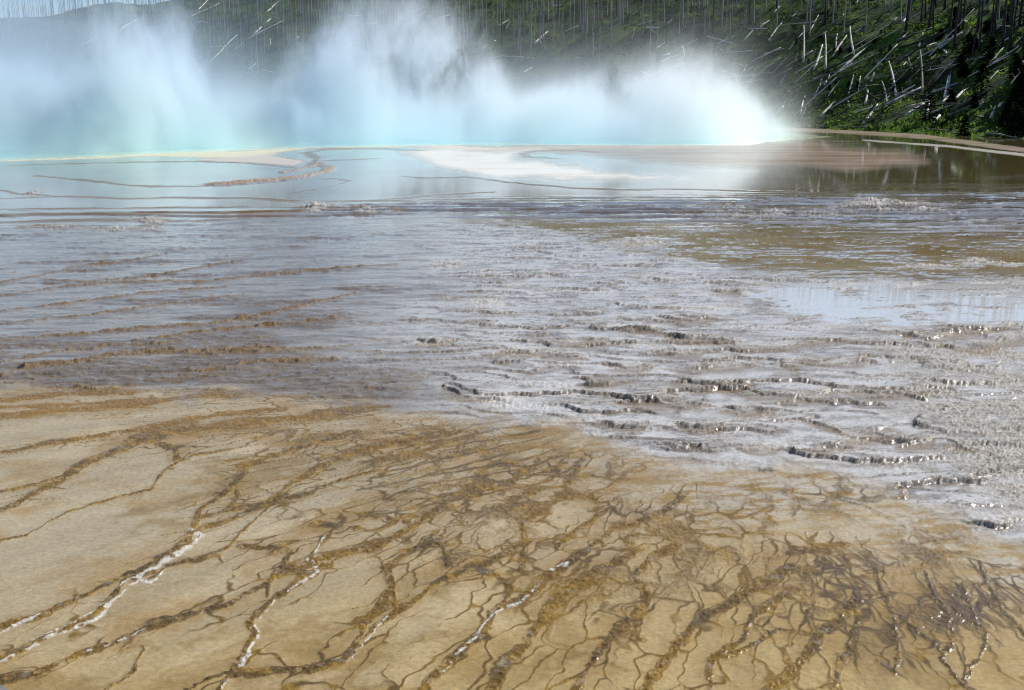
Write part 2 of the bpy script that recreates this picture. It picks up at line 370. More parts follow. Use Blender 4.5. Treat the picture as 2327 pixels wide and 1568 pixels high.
fine_net = taper_net(e2c-e1c, .20, np.maximum(blobs([(1900,1420,380,170,1.), (2200,1400,230,150,1.), (1250,1290,330,120,.9), (1500,1330,260,110,.9), (900,1180,260,110,.7), (620,1150,160,70,.7), (1000,1030,360,60,.8)]), .26*ss(600, 1000, U)*z1)*np.clip(.85+.7*fbm(X*1.4, Y*1.4, 3, 264), 0, 1))*hol
veinm = np.clip(np.maximum.reduce([.8*brd, .62*fine_net, vcore*(.35+.65*braid), .8*vrim, .85*crink*mat_zone, .62*matf, v_net, .75*np.exp(-(st_f.d/wvar)**2), .6*v_fin]), 0, 1)
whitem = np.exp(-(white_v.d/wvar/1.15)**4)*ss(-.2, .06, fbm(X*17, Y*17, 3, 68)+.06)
ridm = np.exp(-(st_r.d/(.6+.8*np.clip(.5+fbm(X*1.5, Y*3, 3, 69), 0, 1)))**2)
linm = np.exp(-(st_l.d/(.6+.9*np.clip(.5+fbm(X*.5, Y*1.2, 3, 70), 0, 1)))**2)
crum = np.exp(-(crust_line.d/wvar)**4)

# ripples on the wet left mid ground: stretched across the slope
rot = .10
xa = X*cos(rot)+Y*sin(rot); ya = -X*sin(rot)+Y*cos(rot)
rip = fbm(xa*.9, ya*5.5, 4, 71, .6); rip2 = fbm(xa*2.6, ya*14, 3, 72, .6)
rz = fbm(xa*.35, ya*1.2, 3, 73)
ln_ = np.abs(fbm(xa*.55+.1*ya, ya*3.2, 4, 74, .55)); ln2 = np.abs(fbm(xa*1.1, ya*6.5, 4, 75, .55))
lineL = np.maximum((1-ss(.0, .06, ln_))*ss(-.25, .2, fbm(xa*.5, ya*1.5, 3, 76)+.1), .7*(1-ss(.0, .07, ln2))*ss(-.1, .35, fbm(xa*.6, ya*1.8, 3, 79)))
roughL = ss(-.1, .35, rz + .55*np.exp(-((V-835)/70)**2)-.12)        # rough strip about three quarters down the left

# --- heights (metres)
h = np.zeros(X.shape, np.float32)
h += z1*(.0030*veinm*(.6+.8*np.clip(.5+lumpf2, 0, 1)) + .0022*vhalo + .0028*crink*mat_zone + .003*mat_zone*lumpf2 + .008*whitem*lump + .0012*fbm(X*6, Y*6, 3, 80))
u4 = Y*1.6+X*.5+1.1*fl+.2*fh; t4, f4 = terrace(u4, .10)
h += z1*.006*t4*(.3+.7*np.clip(dens_mid, 0, 1))
h += zL*(.016*rip*(.35+roughL) + .020*rip2*(.25+roughL) + .010*lineL*(.6+lumpc) + .030*ridm*(.5+lumpc) + .016*roughL*np.clip(lumpc, 0, 1)**1.3)
pond = inside([(1680,668),(1880,645),(2340,643),(2600,640),(2600,700),(2340,728),(2120,742),(1930,736),(1760,706)], 40, 3.)*(1-z1)*ss(-.28, .0, fbm(X*1.1, Y*2.2, 5, 120, .62)+.05)
gran = np.clip(fbm(X*8+2*fbm(X*3, Y*3, 2, 126), Y*9, 5, 121, .72)+.08, 0, 1)*ss(-.4, .3, fbm(X*1.7, Y*2, 3, 123)); granf = fbm(X*33, Y*26, 3, 122, .65)
h += zR*(1-gravel)*(1-pond)*(.030*t1*amp1 + .017*t2*amp2*(1-.7*amp1) + (scarp1*.8+scarp2*.5)*(.006+.026*gran) + .014*crumb + .0025*rip2*.5 + .0022*lumpf2*ss(0, .4, rip))
sdv = st_s.sd + np.where(st_s.d < 90, 1.1*fbm(X*5, Y*4, 4, 88), 0)
scv = np.clip(.55+1.1*fbm(X*2.4, Y*2.4, 3, 89), .05, 1.15)
sc_h = np.where(sdv >= 0, np.exp(-np.maximum(sdv, 0)/5.5), 1-ss(0, .9, -sdv)); sc_h = np.where(st_s.d > 90, 0, sc_h)*(1-ss(15, 19, np.minimum(st_s.d, 50)))
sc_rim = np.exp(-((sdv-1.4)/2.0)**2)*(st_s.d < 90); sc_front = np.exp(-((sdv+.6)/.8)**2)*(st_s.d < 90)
sw_ = np.clip(Y/9.5, .8, 2.2)
h += (1-z1*.8)*(1-pond)*(.030*scv*sc_h*sw_ + sc_rim*sw_*(.3+.7*scv)*(.004+.024*gran))
h += (1-z1)*gravel*(.018*lump + .022*np.abs(lumpc) + .03*t1*amp1)
h += zw*band*(.075*t3*amp3*(.45+.55*a) + .035*np.clip(lumpf+.05, 0, 1)*a)
h += zw*(1-z1)*(.022*linm*(.6+.8*np.clip(lumpf, 0, 1)))
h += (1-z1)*zw*crum*(.05+.08*np.abs(lumpc))
thin = ss(.5, .85, 1-np.abs(fbm(X*.5+.2*Y, Y*1.9, 4, 83, .6))*2.2)*brown*ss(-.2, .3, fbm(X*.4, Y*.6, 3, 84))
thin2 = (1-ss(0, .07, np.abs(fbm(xa*.45, ya*2.0, 5, 124, .6))))*np.clip(brown+band_r, 0, 1)*ss(-.3, .2, fbm(X*.3, Y*.5, 3, 125))
thin = np.maximum(thin, thin2)
h += zw*thin*.014*(.6+lumpc)
lumps = blobs([(340,503,26,7,1), (290,520,80,4,.8), (120,516,70,4,.8), (720,470,35,9,1), (840,478,60,6,.7), (75,439,12,3,1), (2010,470,110,14,1), (1760,488,180,8,.7), (2300,598,120,5,.9), (2100,606,110,4,.7), (1450,555,60,12,.7),
               (1010,600,40,10,.6), (1100,690,50,8,.6), (985,778,35,10,.8), (1130,905,45,18,.8), (1170,800,60,14,.5)])
h += (1-z1)*lumps*(.05*np.abs(lumpf)+.07*np.abs(lumpc))*np.clip(Y/14, .5, 2)

white_flat = inside([(900,346),(1000,337),(1200,334),(1290,338),(1175,344),(1172,360),(1290,370),(1360,386),(1560,396),(1400,404),(1250,402),(1090,393),(970,378)], 40, 4.)
yel_flat = inside([(-300,385),(0,366),(250,362),(460,358),(600,350),(700,338),(960,333),(960,328),(400,343),(0,360),(-300,377)], 10, 1.5)
pink_flat = inside([(430,364),(560,350),(640,347),(620,354),(690,366),(670,377),(560,368)], 10, 1.)
orange_flat = inside([(1180,330),(1500,328),(1780,318),(1960,330),(2080,350),(2110,370),(1950,382),(1700,378),(1480,362),(1300,345)], 55, 4.)
strip = inside([(1760,290),(1900,293),(2100,306),(2326,336),(2600,390),(2600,405),(2326,347),(2100,316),(1900,303),(1760,298)], 5, .4)
strip2 = inside([(1960,317),(2150,330),(2326,349),(2600,404),(2600,416),(2326,356),(2150,335),(1960,320)], 3, .4)
cream = inside([(880,332),(1200,329),(1770,324),(1790,334),(1500,343),(1300,341),(1000,338)], 16, 2.)
flats = np.clip(cream+white_flat+yel_flat+pink_flat+orange_flat+strip+strip2, 0, 1)
h += zw*(1-z1)*(flats*.011 + .9*np.minimum(flats, 1-flats)*.012*fbm(X*.35, Y*.35, 5, 119, .65))

# flat water: everything low in the wet zones is covered up to one level
wl = .0035
h = h*(1-.85*pond)
water = ((zw*(1-z1) > .55) | (pond > .55)) & (h < wl+.002*(pond > .55)) & (V > 0)
h = np.where(water, wl, h)

# --- base colours
n1 = fbm(X*1.7, Y*1.7, 5, 101); n2 = fbm(X*7, Y*7, 4, 102); n3 = fbm(X*.7, Y*.7, 4, 103); n4 = fbm(xa*1.2, ya*4, 4, 104); nf = fbm(X*28, Y*28, 3, 105)
grad = ss(1000, 1550, V + .18*(U-1163))
tanc = lerp3(rgb(.49, .415, .295), rgb(.51, .385, .185), np.clip(grad+.35*n3, 0, 1))
tanc = lerp3(tanc, rgb(.40, .26, .10), ss(-.05, .55, n1+.25*n2)*.6)
tanc = lerp3(tanc, rgb(.66, .55, .39), ss(.1, .55, n3-.3*n1+.25*(cid_big-.5))*.6)
tanc = lerp3(tanc, rgb(.36, .23, .085), np.clip(vhalo*.5+.3*np.clip(dens_mid, 0, 1), 0, 1))
ochre = lerp3(rgb(.25, .135, .014), rgb(.125, .078, .024), np.clip(.5+n1*1.2+.5*ss(1700, 2100, U)*ss(1200, 1300, V), 0, 1))
ochre = lerp3(ochre, rgb(.34, .195, .024), ss(.0, .5, n2))
pale_r = np.clip(blobs([(1780,1120,330,80,.9), (2120,1200,200,80,.9), (2300,1290,110,60,.9), (1500,1050,180,40,.6), (900,960,250,22,.4)]), 0, 1)
strk = fbm(np.log(r)*5+.8*wq, th*26, 5, 111, .6)
mot = fbm(np.log(r)*3.2+2*wq, th*9+2*wq2, 4, 114, .6)
tanc = lerp3(tanc, rgb(.34, .235, .095), ss(.05, .5, mot)*.75)
hair = (1-ss(0, .035, np.abs(fbm(X*2.6, Y*2.1, 4, 115, .6))))*ss(0, .4, fbm(X*.9, Y*.9, 3, 116))
tanc = lerp3(tanc, rgb(.27, .165, .055), hair*.45)
tanc = tanc*(1+.22*strk)[..., None]
tanc = lerp3(tanc, lerp3(rgb(.58, .53, .46), rgb(.40, .27, .11), ss(-.05, .3, fbm(xa*3.2, ya*8, 5, 112, .65)+.05)), pale_r)
smear = np.clip(blobs([(1250,1000,300,50,.9), (1450,1110,200,60,.8), (900,990,250,40,.7), (2200,1330,170,50,.6)]), 0, 1)*ss(-.12, .3, fbm(xa*2.2, ya*7, 5, 113, .65))
tanc = lerp3(tanc, rgb(.33, .19, .045), smear*.8)
e1d, e2d, _ = worley(np.log(r)*16 + wq*2.2, th*70 + wq2*3, 265)
dnet = (1-ss(.05, .32, e2d-e1d))*np.clip(blobs([(2180,1375,150,70,1.2), (2290,1345,90,45,1.2), (1915,1310,105,62,1.2), (2080,1500,60,30,.8), (1960,1390,80,40,.8), (1750,1350,70,40,.6)]), 0, 1)
veinm = np.maximum(veinm, dnet*.95)
purp = np.clip(blobs([(2180,1370,170,80,1.), (2300,1340,70,40,1.), (1920,1320,110,70,.7)]), 0, 1)
ochre = lerp3(ochre, rgb(.125, .085, .055), purp*.85)
col1 = lerp3(tanc*np.array([.88, .85, .77], np.float32), ochre*.84, ss(.12, .78, veinm)*.95)
col1 = lerp3(col1, rgb(.30, .27, .24), ss(.2, .5, lumpc)*vcore*.4)
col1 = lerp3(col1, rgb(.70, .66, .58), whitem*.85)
hotL = np.exp(-((V-930)/55)**2)*ss(1100, 300, U)
col1 = lerp3(col1, rgb(.34, .18, .03), np.clip(hotL*veinm, 0, 1)*.7)
# mid ground
midc = lerp3(rgb(.34, .295, .24), rgb(.21, .165, .12), ss(-.3, .4, n4))
midc = lerp3(midc, rgb(.19, .15, .11), roughL*.65)
midc = lerp3(midc, rgb(.22, .135, .05), np.clip(np.maximum(ridm*1.1, lineL*.8), 0, 1)*.85)
cru = lerp3(rgb(.66, .63, .59), rgb(.40, .36, .31), ss(-.1, .5, n4+.6*n2))
cru = lerp3(cru, rgb(.30, .21, .11), ss(.1, .5, n1+.2*n3)*.45)
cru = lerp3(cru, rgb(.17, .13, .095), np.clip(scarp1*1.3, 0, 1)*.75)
crk = (1-ss(0, .05, np.abs(fbm(xa*1.3, ya*3.6, 5, 117, .62))))*ss(-.3, .2, fbm(X*.7, Y*1.4, 3, 118))
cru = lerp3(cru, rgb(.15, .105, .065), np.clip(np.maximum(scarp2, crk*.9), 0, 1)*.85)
cru = lerp3(cru, rgb(.62, .575, .51), np.clip(ss(.3, .6, lump)*.4 + crumb*1.3, 0, 1))
grav = lerp3(rgb(.46, .425, .37), rgb(.25, .22, .185), ss(.1, .55, np.abs(lumpc)*1.6-.4*lump+.3*nf))
grav = lerp3(grav, rgb(.62, .57, .50), ss(.35, .7, lump))
mid = lerp3(midc, cru, xr); mid = lerp3(mid, grav, gravel)
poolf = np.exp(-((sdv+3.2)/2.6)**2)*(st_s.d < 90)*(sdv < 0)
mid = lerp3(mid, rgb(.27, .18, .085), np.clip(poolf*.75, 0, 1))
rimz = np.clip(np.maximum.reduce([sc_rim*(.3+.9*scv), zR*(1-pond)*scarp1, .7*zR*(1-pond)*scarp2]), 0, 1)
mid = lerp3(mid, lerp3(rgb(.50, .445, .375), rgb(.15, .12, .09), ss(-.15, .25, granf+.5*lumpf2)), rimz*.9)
mid = lerp3(mid, rgb(.06, .045, .03), np.clip(sc_front*1.1*scv, 0, 1)*.55)  # dark scarp fronts: shade painted in together with wet dark crust
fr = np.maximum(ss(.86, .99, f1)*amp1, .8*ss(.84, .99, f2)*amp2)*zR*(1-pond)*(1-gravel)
mid = lerp3(mid, rgb(.13, .085, .045), np.clip(fr, 0, 1)*.75)  # brown shadow painted along the foot of each ledge front
mid = lerp3(mid, rgb(.64, .63, .60), pond*.85)
# shallow water bed and the flats round the pool
bed = lerp3(rgb(.33, .29, .23), rgb(.26, .21, .14), ss(-.3, .4, nzs))
bed = lerp3(bed, lerp3(rgb(.29, .205, .095), rgb(.36, .28, .16), ss(-.3, .4, n3)), brown)
bed = lerp3(bed, rgb(.14, .105, .07), np.clip(band_r*.8, 0, 1))
bed = lerp3(bed, rgb(.42, .39, .37), np.clip(thin, 0, 1))
bed = lerp3(bed, rgb(.15, .125, .05), far*ss(1700, 2050, U))
bed = lerp3(bed, rgb(.72, .60, .48), cream)
bed = lerp3(bed, lerp3(rgb(.88, .85, .77), rgb(.76, .70, .60), ss(-.05, .5, fbm(X*.25, Y*.5, 5, 127, .65))), white_flat)
bed = lerp3(bed, lerp3(rgb(.43, .32, .23), rgb(.30, .19, .115), ss(-.25, .35, fbm(X*.12, Y*.45, 5, 110, .65))), orange_flat)
bed = lerp3(bed, rgb(.74, .69, .48), yel_flat)
bed = lerp3(bed, rgb(.72, .63, .55), pink_flat*.8)
bed = lerp3(bed, rgb(.36, .26, .19), strip*.8*ss(-.35, .25, fbm(X*.15, Y*.3, 4, 128)+.1)); bed = lerp3(bed, rgb(.50, .46, .40), strip2*.8)
bed = lerp3(bed, rgb(.17, .10, .04), np.clip(linm*1.1, 0, 1)*(1-.4*a)*.9)  # shade of the ridge faces painted in as dark brown along the far lines
bed = lerp3(bed, lerp3(rgb(.36, .20, .09), rgb(.50, .36, .22), ss(-.2, .3, lumpc)), np.clip(crum, 0, 1))
mid = lerp3(mid, rgb(.62, .57, .50), np.clip(lumps*1.4, 0, 1)*ss(.05, .35, np.abs(lumpc)))
bed = lerp3(bed, rgb(.55, .50, .43), np.clip(lumps*1.4, 0, 1)*ss(.0, .3, np.abs(lumpf)))
hot = np.exp(-((V-487)/10)**2)*ss(420, 520, U)*ss(720, 600, U)
bed = lerp3(bed, rgb(.22, .11, .02), hot*.8)
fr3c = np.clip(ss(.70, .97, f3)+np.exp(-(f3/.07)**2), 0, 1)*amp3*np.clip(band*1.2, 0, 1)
bed = lerp3(bed, lerp3(rgb(.12, .07, .03), rgb(.05, .045, .04), ss(900, 1500, U)), np.clip(fr3c, 0, 1)*.85)  # shaded step fronts of the band painted as dark lines
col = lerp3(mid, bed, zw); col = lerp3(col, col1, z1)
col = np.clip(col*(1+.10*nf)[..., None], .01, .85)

# film of water (coat), and how strongly the grain shows
wet = np.ones(X.shape, np.float32)
fr3 = np.clip(ss(.70, .97, f3)+np.exp(-(f3/.07)**2), 0, 1)*amp3*np.clip(band*1.2, 0, 1)*zw*(1-z1)
wet = wet*(1-.8*np.clip(fr3, 0, 1))
wet = wet*(1-.8*flats+.35*orange_flat)*(1-.75*zw*np.clip(linm*1.2, 0, 1)*(1-.5*a))*(1-.6*zL*np.clip(np.maximum(ridm, lineL*.7), 0, 1))*(1-.75*gravel*(1-z1))*(1-z1*(.62-.12*veinm))*(1-z1*whitem*.6)*(1-.8*zR*np.clip(crumb*2+scarp1+sc_rim+sc_front, 0, 1))
wet = wet*(1-.65*np.clip(lumps*1.3, 0, 1)*(1-z1))*(1-.6*crum)*(1-.35*zR*(1-gravel)*ss(.3, .6, lump))
rgh = .085 + .07*z1 + .05*zR + .02*zL + .04*z1*veinm + .08*zL*roughL
rgh = np.where(zw > .5, .045, rgh) + .25*gravel*(1-z1)
grain = np.clip(.35 + .5*zR + .3*zL + .9*gravel*(1-z1) + .6*z1*veinm, 0, 1.3)*(1-.85*zw)

V3 = np.stack([X, Y, h], -1).reshape(-1, 3)
idx = np.arange(NR*NC, dtype=np.int32).reshape(NR, NC)
quads = np.stack([idx[1:, :-1], idx[1:, 1:], idx[:-1, 1:], idx[:-1, :-1]], -1).reshape(-1, 4)
# the pool polygon (ground coordinates)
pool_edge = [gpt(*p) for p in [(-300,384),(0,366),(200,358),(440,346),(700,336),(960,331),(1160,329),(1400,331),(1700,331),(1765,321)]]
pool = pool_edge + [(31,105),(31,130),(12,150),(-40,152),(-85,115),(-75,70)]
def in_poly(x, y, poly):
    ins = np.zeros(np.shape(x), bool)
    for i in range(len(poly)):
        ax, ay = poly[i]; bx, by = poly[(i+1) % len(poly)]
        ins ^= ((ay > y) != (by > y)) & (x < (bx-ax)*(y-ay)/(by-ay+1e-12)+ax)
    return ins
wq_ = water.reshape(-1)[quads].all(1)
cx = V3[quads][:, :, 0].mean(1); cy = V3[quads][:, :, 1].mean(1)
pq = in_poly(cx, cy, pool)

# ------------------------------------------------------------------ ground materials
def ground_material(name, is_water):
    k = NT(name); t = k.t
    cl = k.n('ShaderNodeAttribute', attribute_name='tint'); ms = k.n('ShaderNodeAttribute', attribute_name='film')
    sep = k.n('ShaderNodeSeparateColor', ins={0: ms.outputs['Color']})
    co = k.n('ShaderNodeTexCoord').outputs['Object']
    na = k.noise(co, 34, 5, .65); nb = k.noise(co, 150, 3, .6); nd = k.noise(co, 9, 4, .6)
    var = k.mapr(na.outputs['Fac'], .25, .75, .78, 1.2); var2 = k.mapr(nb.outputs['Fac'], .25, .75, .85, 1.14)
    v = k.math('MULTIPLY', var, var2)
    c = k.n('ShaderNodeVectorMath', operation='SCALE', ins={0: cl.outputs['Color'], 'Scale': v}).outputs[0]
    p = k.n('ShaderNodeBsdfPrincipled')
    t.links.new(c, p.inputs['Base Color'])
    p.inputs['IOR'].default_value = 1.35
    if is_water:
        mp = k.n('ShaderNodeMapping', ins={'Scale': (1.0, 2.2, 1.0), 'Vector': co})
        r1 = k.noise(mp.outputs[0], 3.2, 3, .5)
        bp = k.n('ShaderNodeBump', ins={'Strength': .12, 'Distance': .004, 'Height': r1.outputs['Fac']})
        p.inputs['Roughness'].default_value = .04
        p.inputs['Specular IOR Level'].default_value = .5
        t.links.new(bp.outputs[0], p.inputs['Normal'])
    else:
        hgt = k.math('ADD', k.math('MULTIPLY', na.outputs['Fac'], 1.0), k.math('MULTIPLY', nb.outputs['Fac'], .35))
        bp = k.n('ShaderNodeBump', ins={'Distance': .010, 'Height': hgt, 'Strength': k.math('MULTIPLY', sep.outputs[2], .9)})
        bc = k.n('ShaderNodeBump', ins={'Distance': .006, 'Height': hgt, 'Strength': k.math('MULTIPLY', sep.outputs[2], .55)})
        p.inputs['Roughness'].default_value = .6
        p.inputs['Specular IOR Level'].default_value = .08
        t.links.new(bp.outputs[0], p.inputs['Normal']); t.links.new(bc.outputs[0], p.inputs['Coat Normal'])
        t.links.new(sep.outputs[0], p.inputs['Coat Weight']); t.links.new(sep.outputs[1], p.inputs['Coat Roughness'])
        p.inputs['Coat IOR'].default_value = 1.33
    t.links.new(p.outputs[0], k.out.inputs['Surface'])
    return k.m
M_ground = ground_material('wet_sinter', False); M_film = ground_material('shallow_water', True)

def part_of_grid(name, sel, mat):
    q = quads[sel]; used = np.unique(q); mp = np.zeros(len(V3), np.int32); mp[used] = np.arange(len(used))
    o = mesh_np(name, V3[used], mp[q], mat)
    me = o.data
    ca = me.attributes.new('tint', 'FLOAT_COLOR', 'POINT'); cc = np.ones((len(used), 4), np.float32); cc[:, :3] = col.reshape(-1, 3)[used]
    ca.data.foreach_set('color', cc.ravel())
    cb = me.attributes.new('film', 'FLOAT_COLOR', 'POINT'); cc = np.ones((len(used), 4), np.float32)
    cc[:, 0] = wet.ravel()[used]; cc[:, 1] = rgh.ravel()[used]; cc[:, 2] = grain.ravel()[used]
    cb.data.foreach_set('color', cc.ravel())
    return o
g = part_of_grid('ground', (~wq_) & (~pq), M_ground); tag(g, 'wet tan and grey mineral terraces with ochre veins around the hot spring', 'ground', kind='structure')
g = part_of_grid('shallow_water', wq_ & (~pq), M_film); tag(g, 'sheet of shallow mirror-like water between the terraces and the pool', 'water', kind='structure')

# the wide terrain under and beyond
k = NT('far_ground'); co = k.n('ShaderNodeTexCoord').outputs['Object']
nn = k.noise(co, .08, 5)
cr = k.n('ShaderNodeValToRGB', ins={0: nn.outputs['Fac']}); cr.color_ramp.elements[0].color = (.16, .12, .07, 1); cr.color_ramp.elements[1].color = (.30, .25, .17, 1)
p = k.n('ShaderNodeBsdfPrincipled', ins={'Base Color': cr.outputs[0], 'Roughness': .7}); k.t.links.new(p.outputs[0], k.out.inputs[0])
R = 5000; gn = 40
gx = np.sign(np.linspace(-1, 1, gn))*np.abs(np.linspace(-1, 1, gn))**2.2*R
GX, GY = np.meshgrid(gx, gx); GV = np.stack([GX, GY, np.full(GX.shape, -.10)], -1).reshape(-1, 3)
gi = np.arange(gn*gn).reshape(gn, gn); GQ = np.stack([gi[:-1, :-1], gi[:-1, 1:], gi[1:, 1:], gi[1:, :-1]], -1).reshape(-1, 4)
tag(mesh_np('terrain', GV, GQ, k.m), 'flat mineral plain reaching to the horizon under the terraces', 'terrain', kind='structure')

# the pool: turquoise water with a yellow-green shelf along its rim
k = NT('spring_water'); t = k.t
at = k.n('ShaderNodeAttribute', attribute_name='depth')
cr = k.n('ShaderNodeValToRGB', ins={0: at.outputs['Fac']}); e = cr.color_ramp.elements
e[0].position = 0; e[0].color = (.74, .70, .46, 1); e[1].position = 1; e[1].color = (.02, .28, .50, 1)
for ps, c_ in ((.10, (.74, .78, .45, 1)), (.25, (.38, .75, .66, 1)), (.5, (.10, .58, .70, 1))):
    q = e.new(ps); q.color = c_
co = k.n('ShaderNodeTexCoord').outputs['Object']; nn = k.noise(co, 2.5, 2)
bp = k.n('ShaderNodeBump', ins={'Strength': .1, 'Distance': .02, 'Height': nn.outputs['Fac']})
p = k.n('ShaderNodeBsdfPrincipled', ins={'Base Color': cr.outputs[0], 'Roughness': .08, 'IOR': 1.33, 'Normal': bp.outputs[0]}); t.links.new(p.outputs[0], k.out.inputs[0])
xs = np.linspace(-90, 36, 127); ys = np.linspace(40, 156, 233)
PX, PY = np.meshgrid(xs, ys)
dp = np.full(PX.shape, 1e6)
for i in range(len(pool)):
    ax, ay = pool[i]; bx, by = pool[(i+1) % len(pool)]; dx, dy = bx-ax, by-ay
    q = np.clip(((PX-ax)*dx+(PY-ay)*dy)/(dx*dx+dy*dy), 0, 1); dp = np.minimum(dp, np.hypot(PX-ax-q*dx, PY-ay-q*dy))
pi_ = np.arange(PX.size).reshape(PX.shape)
PQ = np.stack([pi_[:-1, :-1], pi_[:-1, 1:], pi_[1:, 1:], pi_[1:, :-1]], -1).reshape(-1, 4)
ins = in_poly(PX, PY, pool); near = ins | (dp < .8)
PQ = PQ[near.ravel()[PQ].all(1)]
used = np.unique(PQ); mp = np.zeros(PX.size, np.int32); mp[used] = np.arange(len(used))
PV = np.stack([PX, PY, np.full(PX.shape, .0015)], -1).reshape(-1, 3)[used]
po = mesh_np('pool_water', PV, mp[PQ], k.m)
at = po.data.attributes.new('depth', 'FLOAT', 'POINT'); at.data.foreach_set('value', np.clip(np.where(ins, dp, 0).ravel()[used]/16, 0, 1).astype(np.float32))
tag(po, 'turquoise hot spring pool with a yellow rim under the steam', 'water', kind='structure')

# ------------------------------------------------------------------ the hill
foot = [(75,35),(52,75),(46,92),(43,128),(41,160),(28,195),(-10,228),(-90,285),(-260,360)]
def hill_s(x, y):
    x = np.asarray(x, np.float64); y = np.asarray(y, np.float64)
    best = np.full(x.shape, 1e9); sg = np.ones(x.shape)
    for i in range(len(foot)-1):
        ax, ay = foot[i]; bx, by = foot[i+1]; dx, dy = bx-ax, by-ay
        q = ((x-ax)*dx+(y-ay)*dy)/(dx*dx+dy*dy); q = np.clip(q, 0, 1)
        d = np.hypot(x-ax-q*dx, y-ay-q*dy); m = d < best-1e-9
        best = np.where(m, d, best); sg = np.where(m, np.where(dx*(y-ay)-dy*(x-ax) < 0, 1, -1), sg)
    return best*sg
def hill_h(x, y):
    s = hill_s(x, y); sp = np.maximum(s, 0)
    se = sp - 5*(1-np.exp(-sp/5))
    hm = np.interp(x, [-260, -150, -80, 20, 60], [50, 63, 68, 60, 60]); sl = np.interp(x, [-200, 0, 60], [.58, .60, .62])
    z = hm*(1-np.exp(-se*sl/hm))
    z = z + np.clip(sp/14, 0, 1)*(2.6*fbm(x/26, y/26, 3, 201) + .9*fbm(x/7, y/7, 3, 202))
    z = z + np.clip(sp/3, 0, 1)*(.30*fbm(x/1.9, y/1.9, 3, 203)) + np.clip(sp/6, 0, 1)*.45
    return np.where(s > 0, z, np.maximum(-.4, s*.06) - .02)
hx = np.linspace(-240, 230, 400); hy = np.linspace(40, 470, 400)
HX, HY = np.meshgrid(hx, hy); HZ = hill_h(HX, HY); HS = hill_s(HX, HY)
hi = np.arange(HX.size).reshape(HX.shape)
HQ = np.stack([hi[:-1, :-1], hi[:-1, 1:], hi[1:, 1:], hi[1:, :-1]], -1).reshape(-1, 4)
HQ = HQ[(HS.ravel()[HQ] > -3).any(1)]
used = np.unique(HQ); mp = np.zeros(HX.size, np.int32); mp[used] = np.arange(len(used))
k = NT('hill_turf'); co = k.n('ShaderNodeTexCoord').outputs['Object']
na = k.noise(co, .16, 5, .6); nb = k.noise(co, 1.3, 4, .65); nc_ = k.noise(co, .05, 3)
c = k.mix(k.mapr(na.outputs['Fac'], .38, .62, 0, 1), (.018, .034, .010), (.075, .145, .018))
c = k.mix(k.mapr(nb.outputs['Fac'], .45, .7, 0, .85), c, (.02, .022, .014))
c = k.mix(k.mapr(nc_.outputs['Fac'], .55, .7, 0, .6), c, (.07, .055, .035))
bp = k.n('ShaderNodeBump', ins={'Strength': .8, 'Distance': .5, 'Height': nb.outputs['Fac']})
p = k.n('ShaderNodeBsdfPrincipled', ins={'Base Color': c, 'Roughness': .95, 'Specular IOR Level': .1, 'Normal': bp.outputs[0]}); k.t.links.new(p.outputs[0], k.out.inputs[0])
hill = mesh_np('hill', np.stack([HX, HY, HZ], -1).reshape(-1, 3)[used], mp[HQ], k.m)
tag(hill, 'steep green hillside of burnt forest beyond the steaming pool', 'hill', kind='structure')

def cast(u, v, far=560):               # survey point -> point on the hillside
    d = ray(u, v); ks = np.arange(50, far, .5)
    px, py, pz = d[0]*ks, d[1]*ks, HC+d[2]*ks
    hh = hill_h(px, py); hit = np.where((pz < hh) & (hill_s(px, py) > -1))[0]
    if len(hit) == 0: return None
    i = hit[0]; return np.array([px[i], py[i], hh[i]])

# ------------------------------------------------------------------ wood materials
def wood(name, c1, c2, scale=3.):
    k = NT(name); co = k.n('ShaderNodeTexCoord').outputs['Object']
    info = k.n('ShaderNodeObjectInfo')
    off = k.n('ShaderNodeVectorMath', operation='ADD', ins={0: co, 1: info.outputs['Location']}).outputs[0]
    n = k.noise(off, scale, 4, .65)
    c = k.mix(k.mapr(n.outputs['Fac'], .35, .65, 0, 1), c1, c2)
    hv = k.mapr(info.outputs['Random'], 0, 1, .65, 1.15)
    c = k.n('ShaderNodeVectorMath', operation='SCALE', ins={0: c, 'Scale': hv}).outputs[0]
    p = k.n('ShaderNodeBsdfPrincipled', ins={'Base Color': c, 'Roughness': .8}); k.t.links.new(p.outputs[0], k.out.inputs[0])
    return k.m
M_bleach = wood('bleached_wood', (.86, .83, .76), (.60, .56, .49), 1.2)
M_grey = wood('grey_wood', (.33, .32, .32), (.17, .165, .165))
M_char = wood('charred_wood', (.035, .032, .03), (.012, .011, .011))
M_dull = wood('dull_wood', (.26, .24, .20), (.12, .11, .09))

# ------------------------------------------------------------------ standing burnt trees
def snag_mesh(h, r, seed, twigs=9):
    q = random.Random(seed); t = Tubes()
    bend = [q.uniform(-.25, .25) for _ in range(4)]
    pts = [(bend[0]*sin(i/6*2+bend[1]*3)*.6*(i/6), bend[2]*sin(i/6*2.4)*.6*(i/6), h*i/6 - (.3 if i == 0 else 0)) for i in range(7)]
    t.tube(pts, [r*(1-.82*i/6)*(1.25 if i == 0 else 1) for i in range(7)], 6)
    for _ in range(twigs):
        z = h*q.uniform(.3, .97); a = q.uniform(0, 2*pi); l = q.uniform(.35, 1.2)*(1.2-z/h)
        i = z/h*6; b = np.array(pts[int(i)])*(1-i % 1)+np.array(pts[min(int(i)+1, 6)])*(i % 1)
        t.tube([b, b+np.array([cos(a)*l, sin(a)*l, q.uniform(-.25, .3)*l])], [.028, .008], 3, False)
    return t
protos = {}
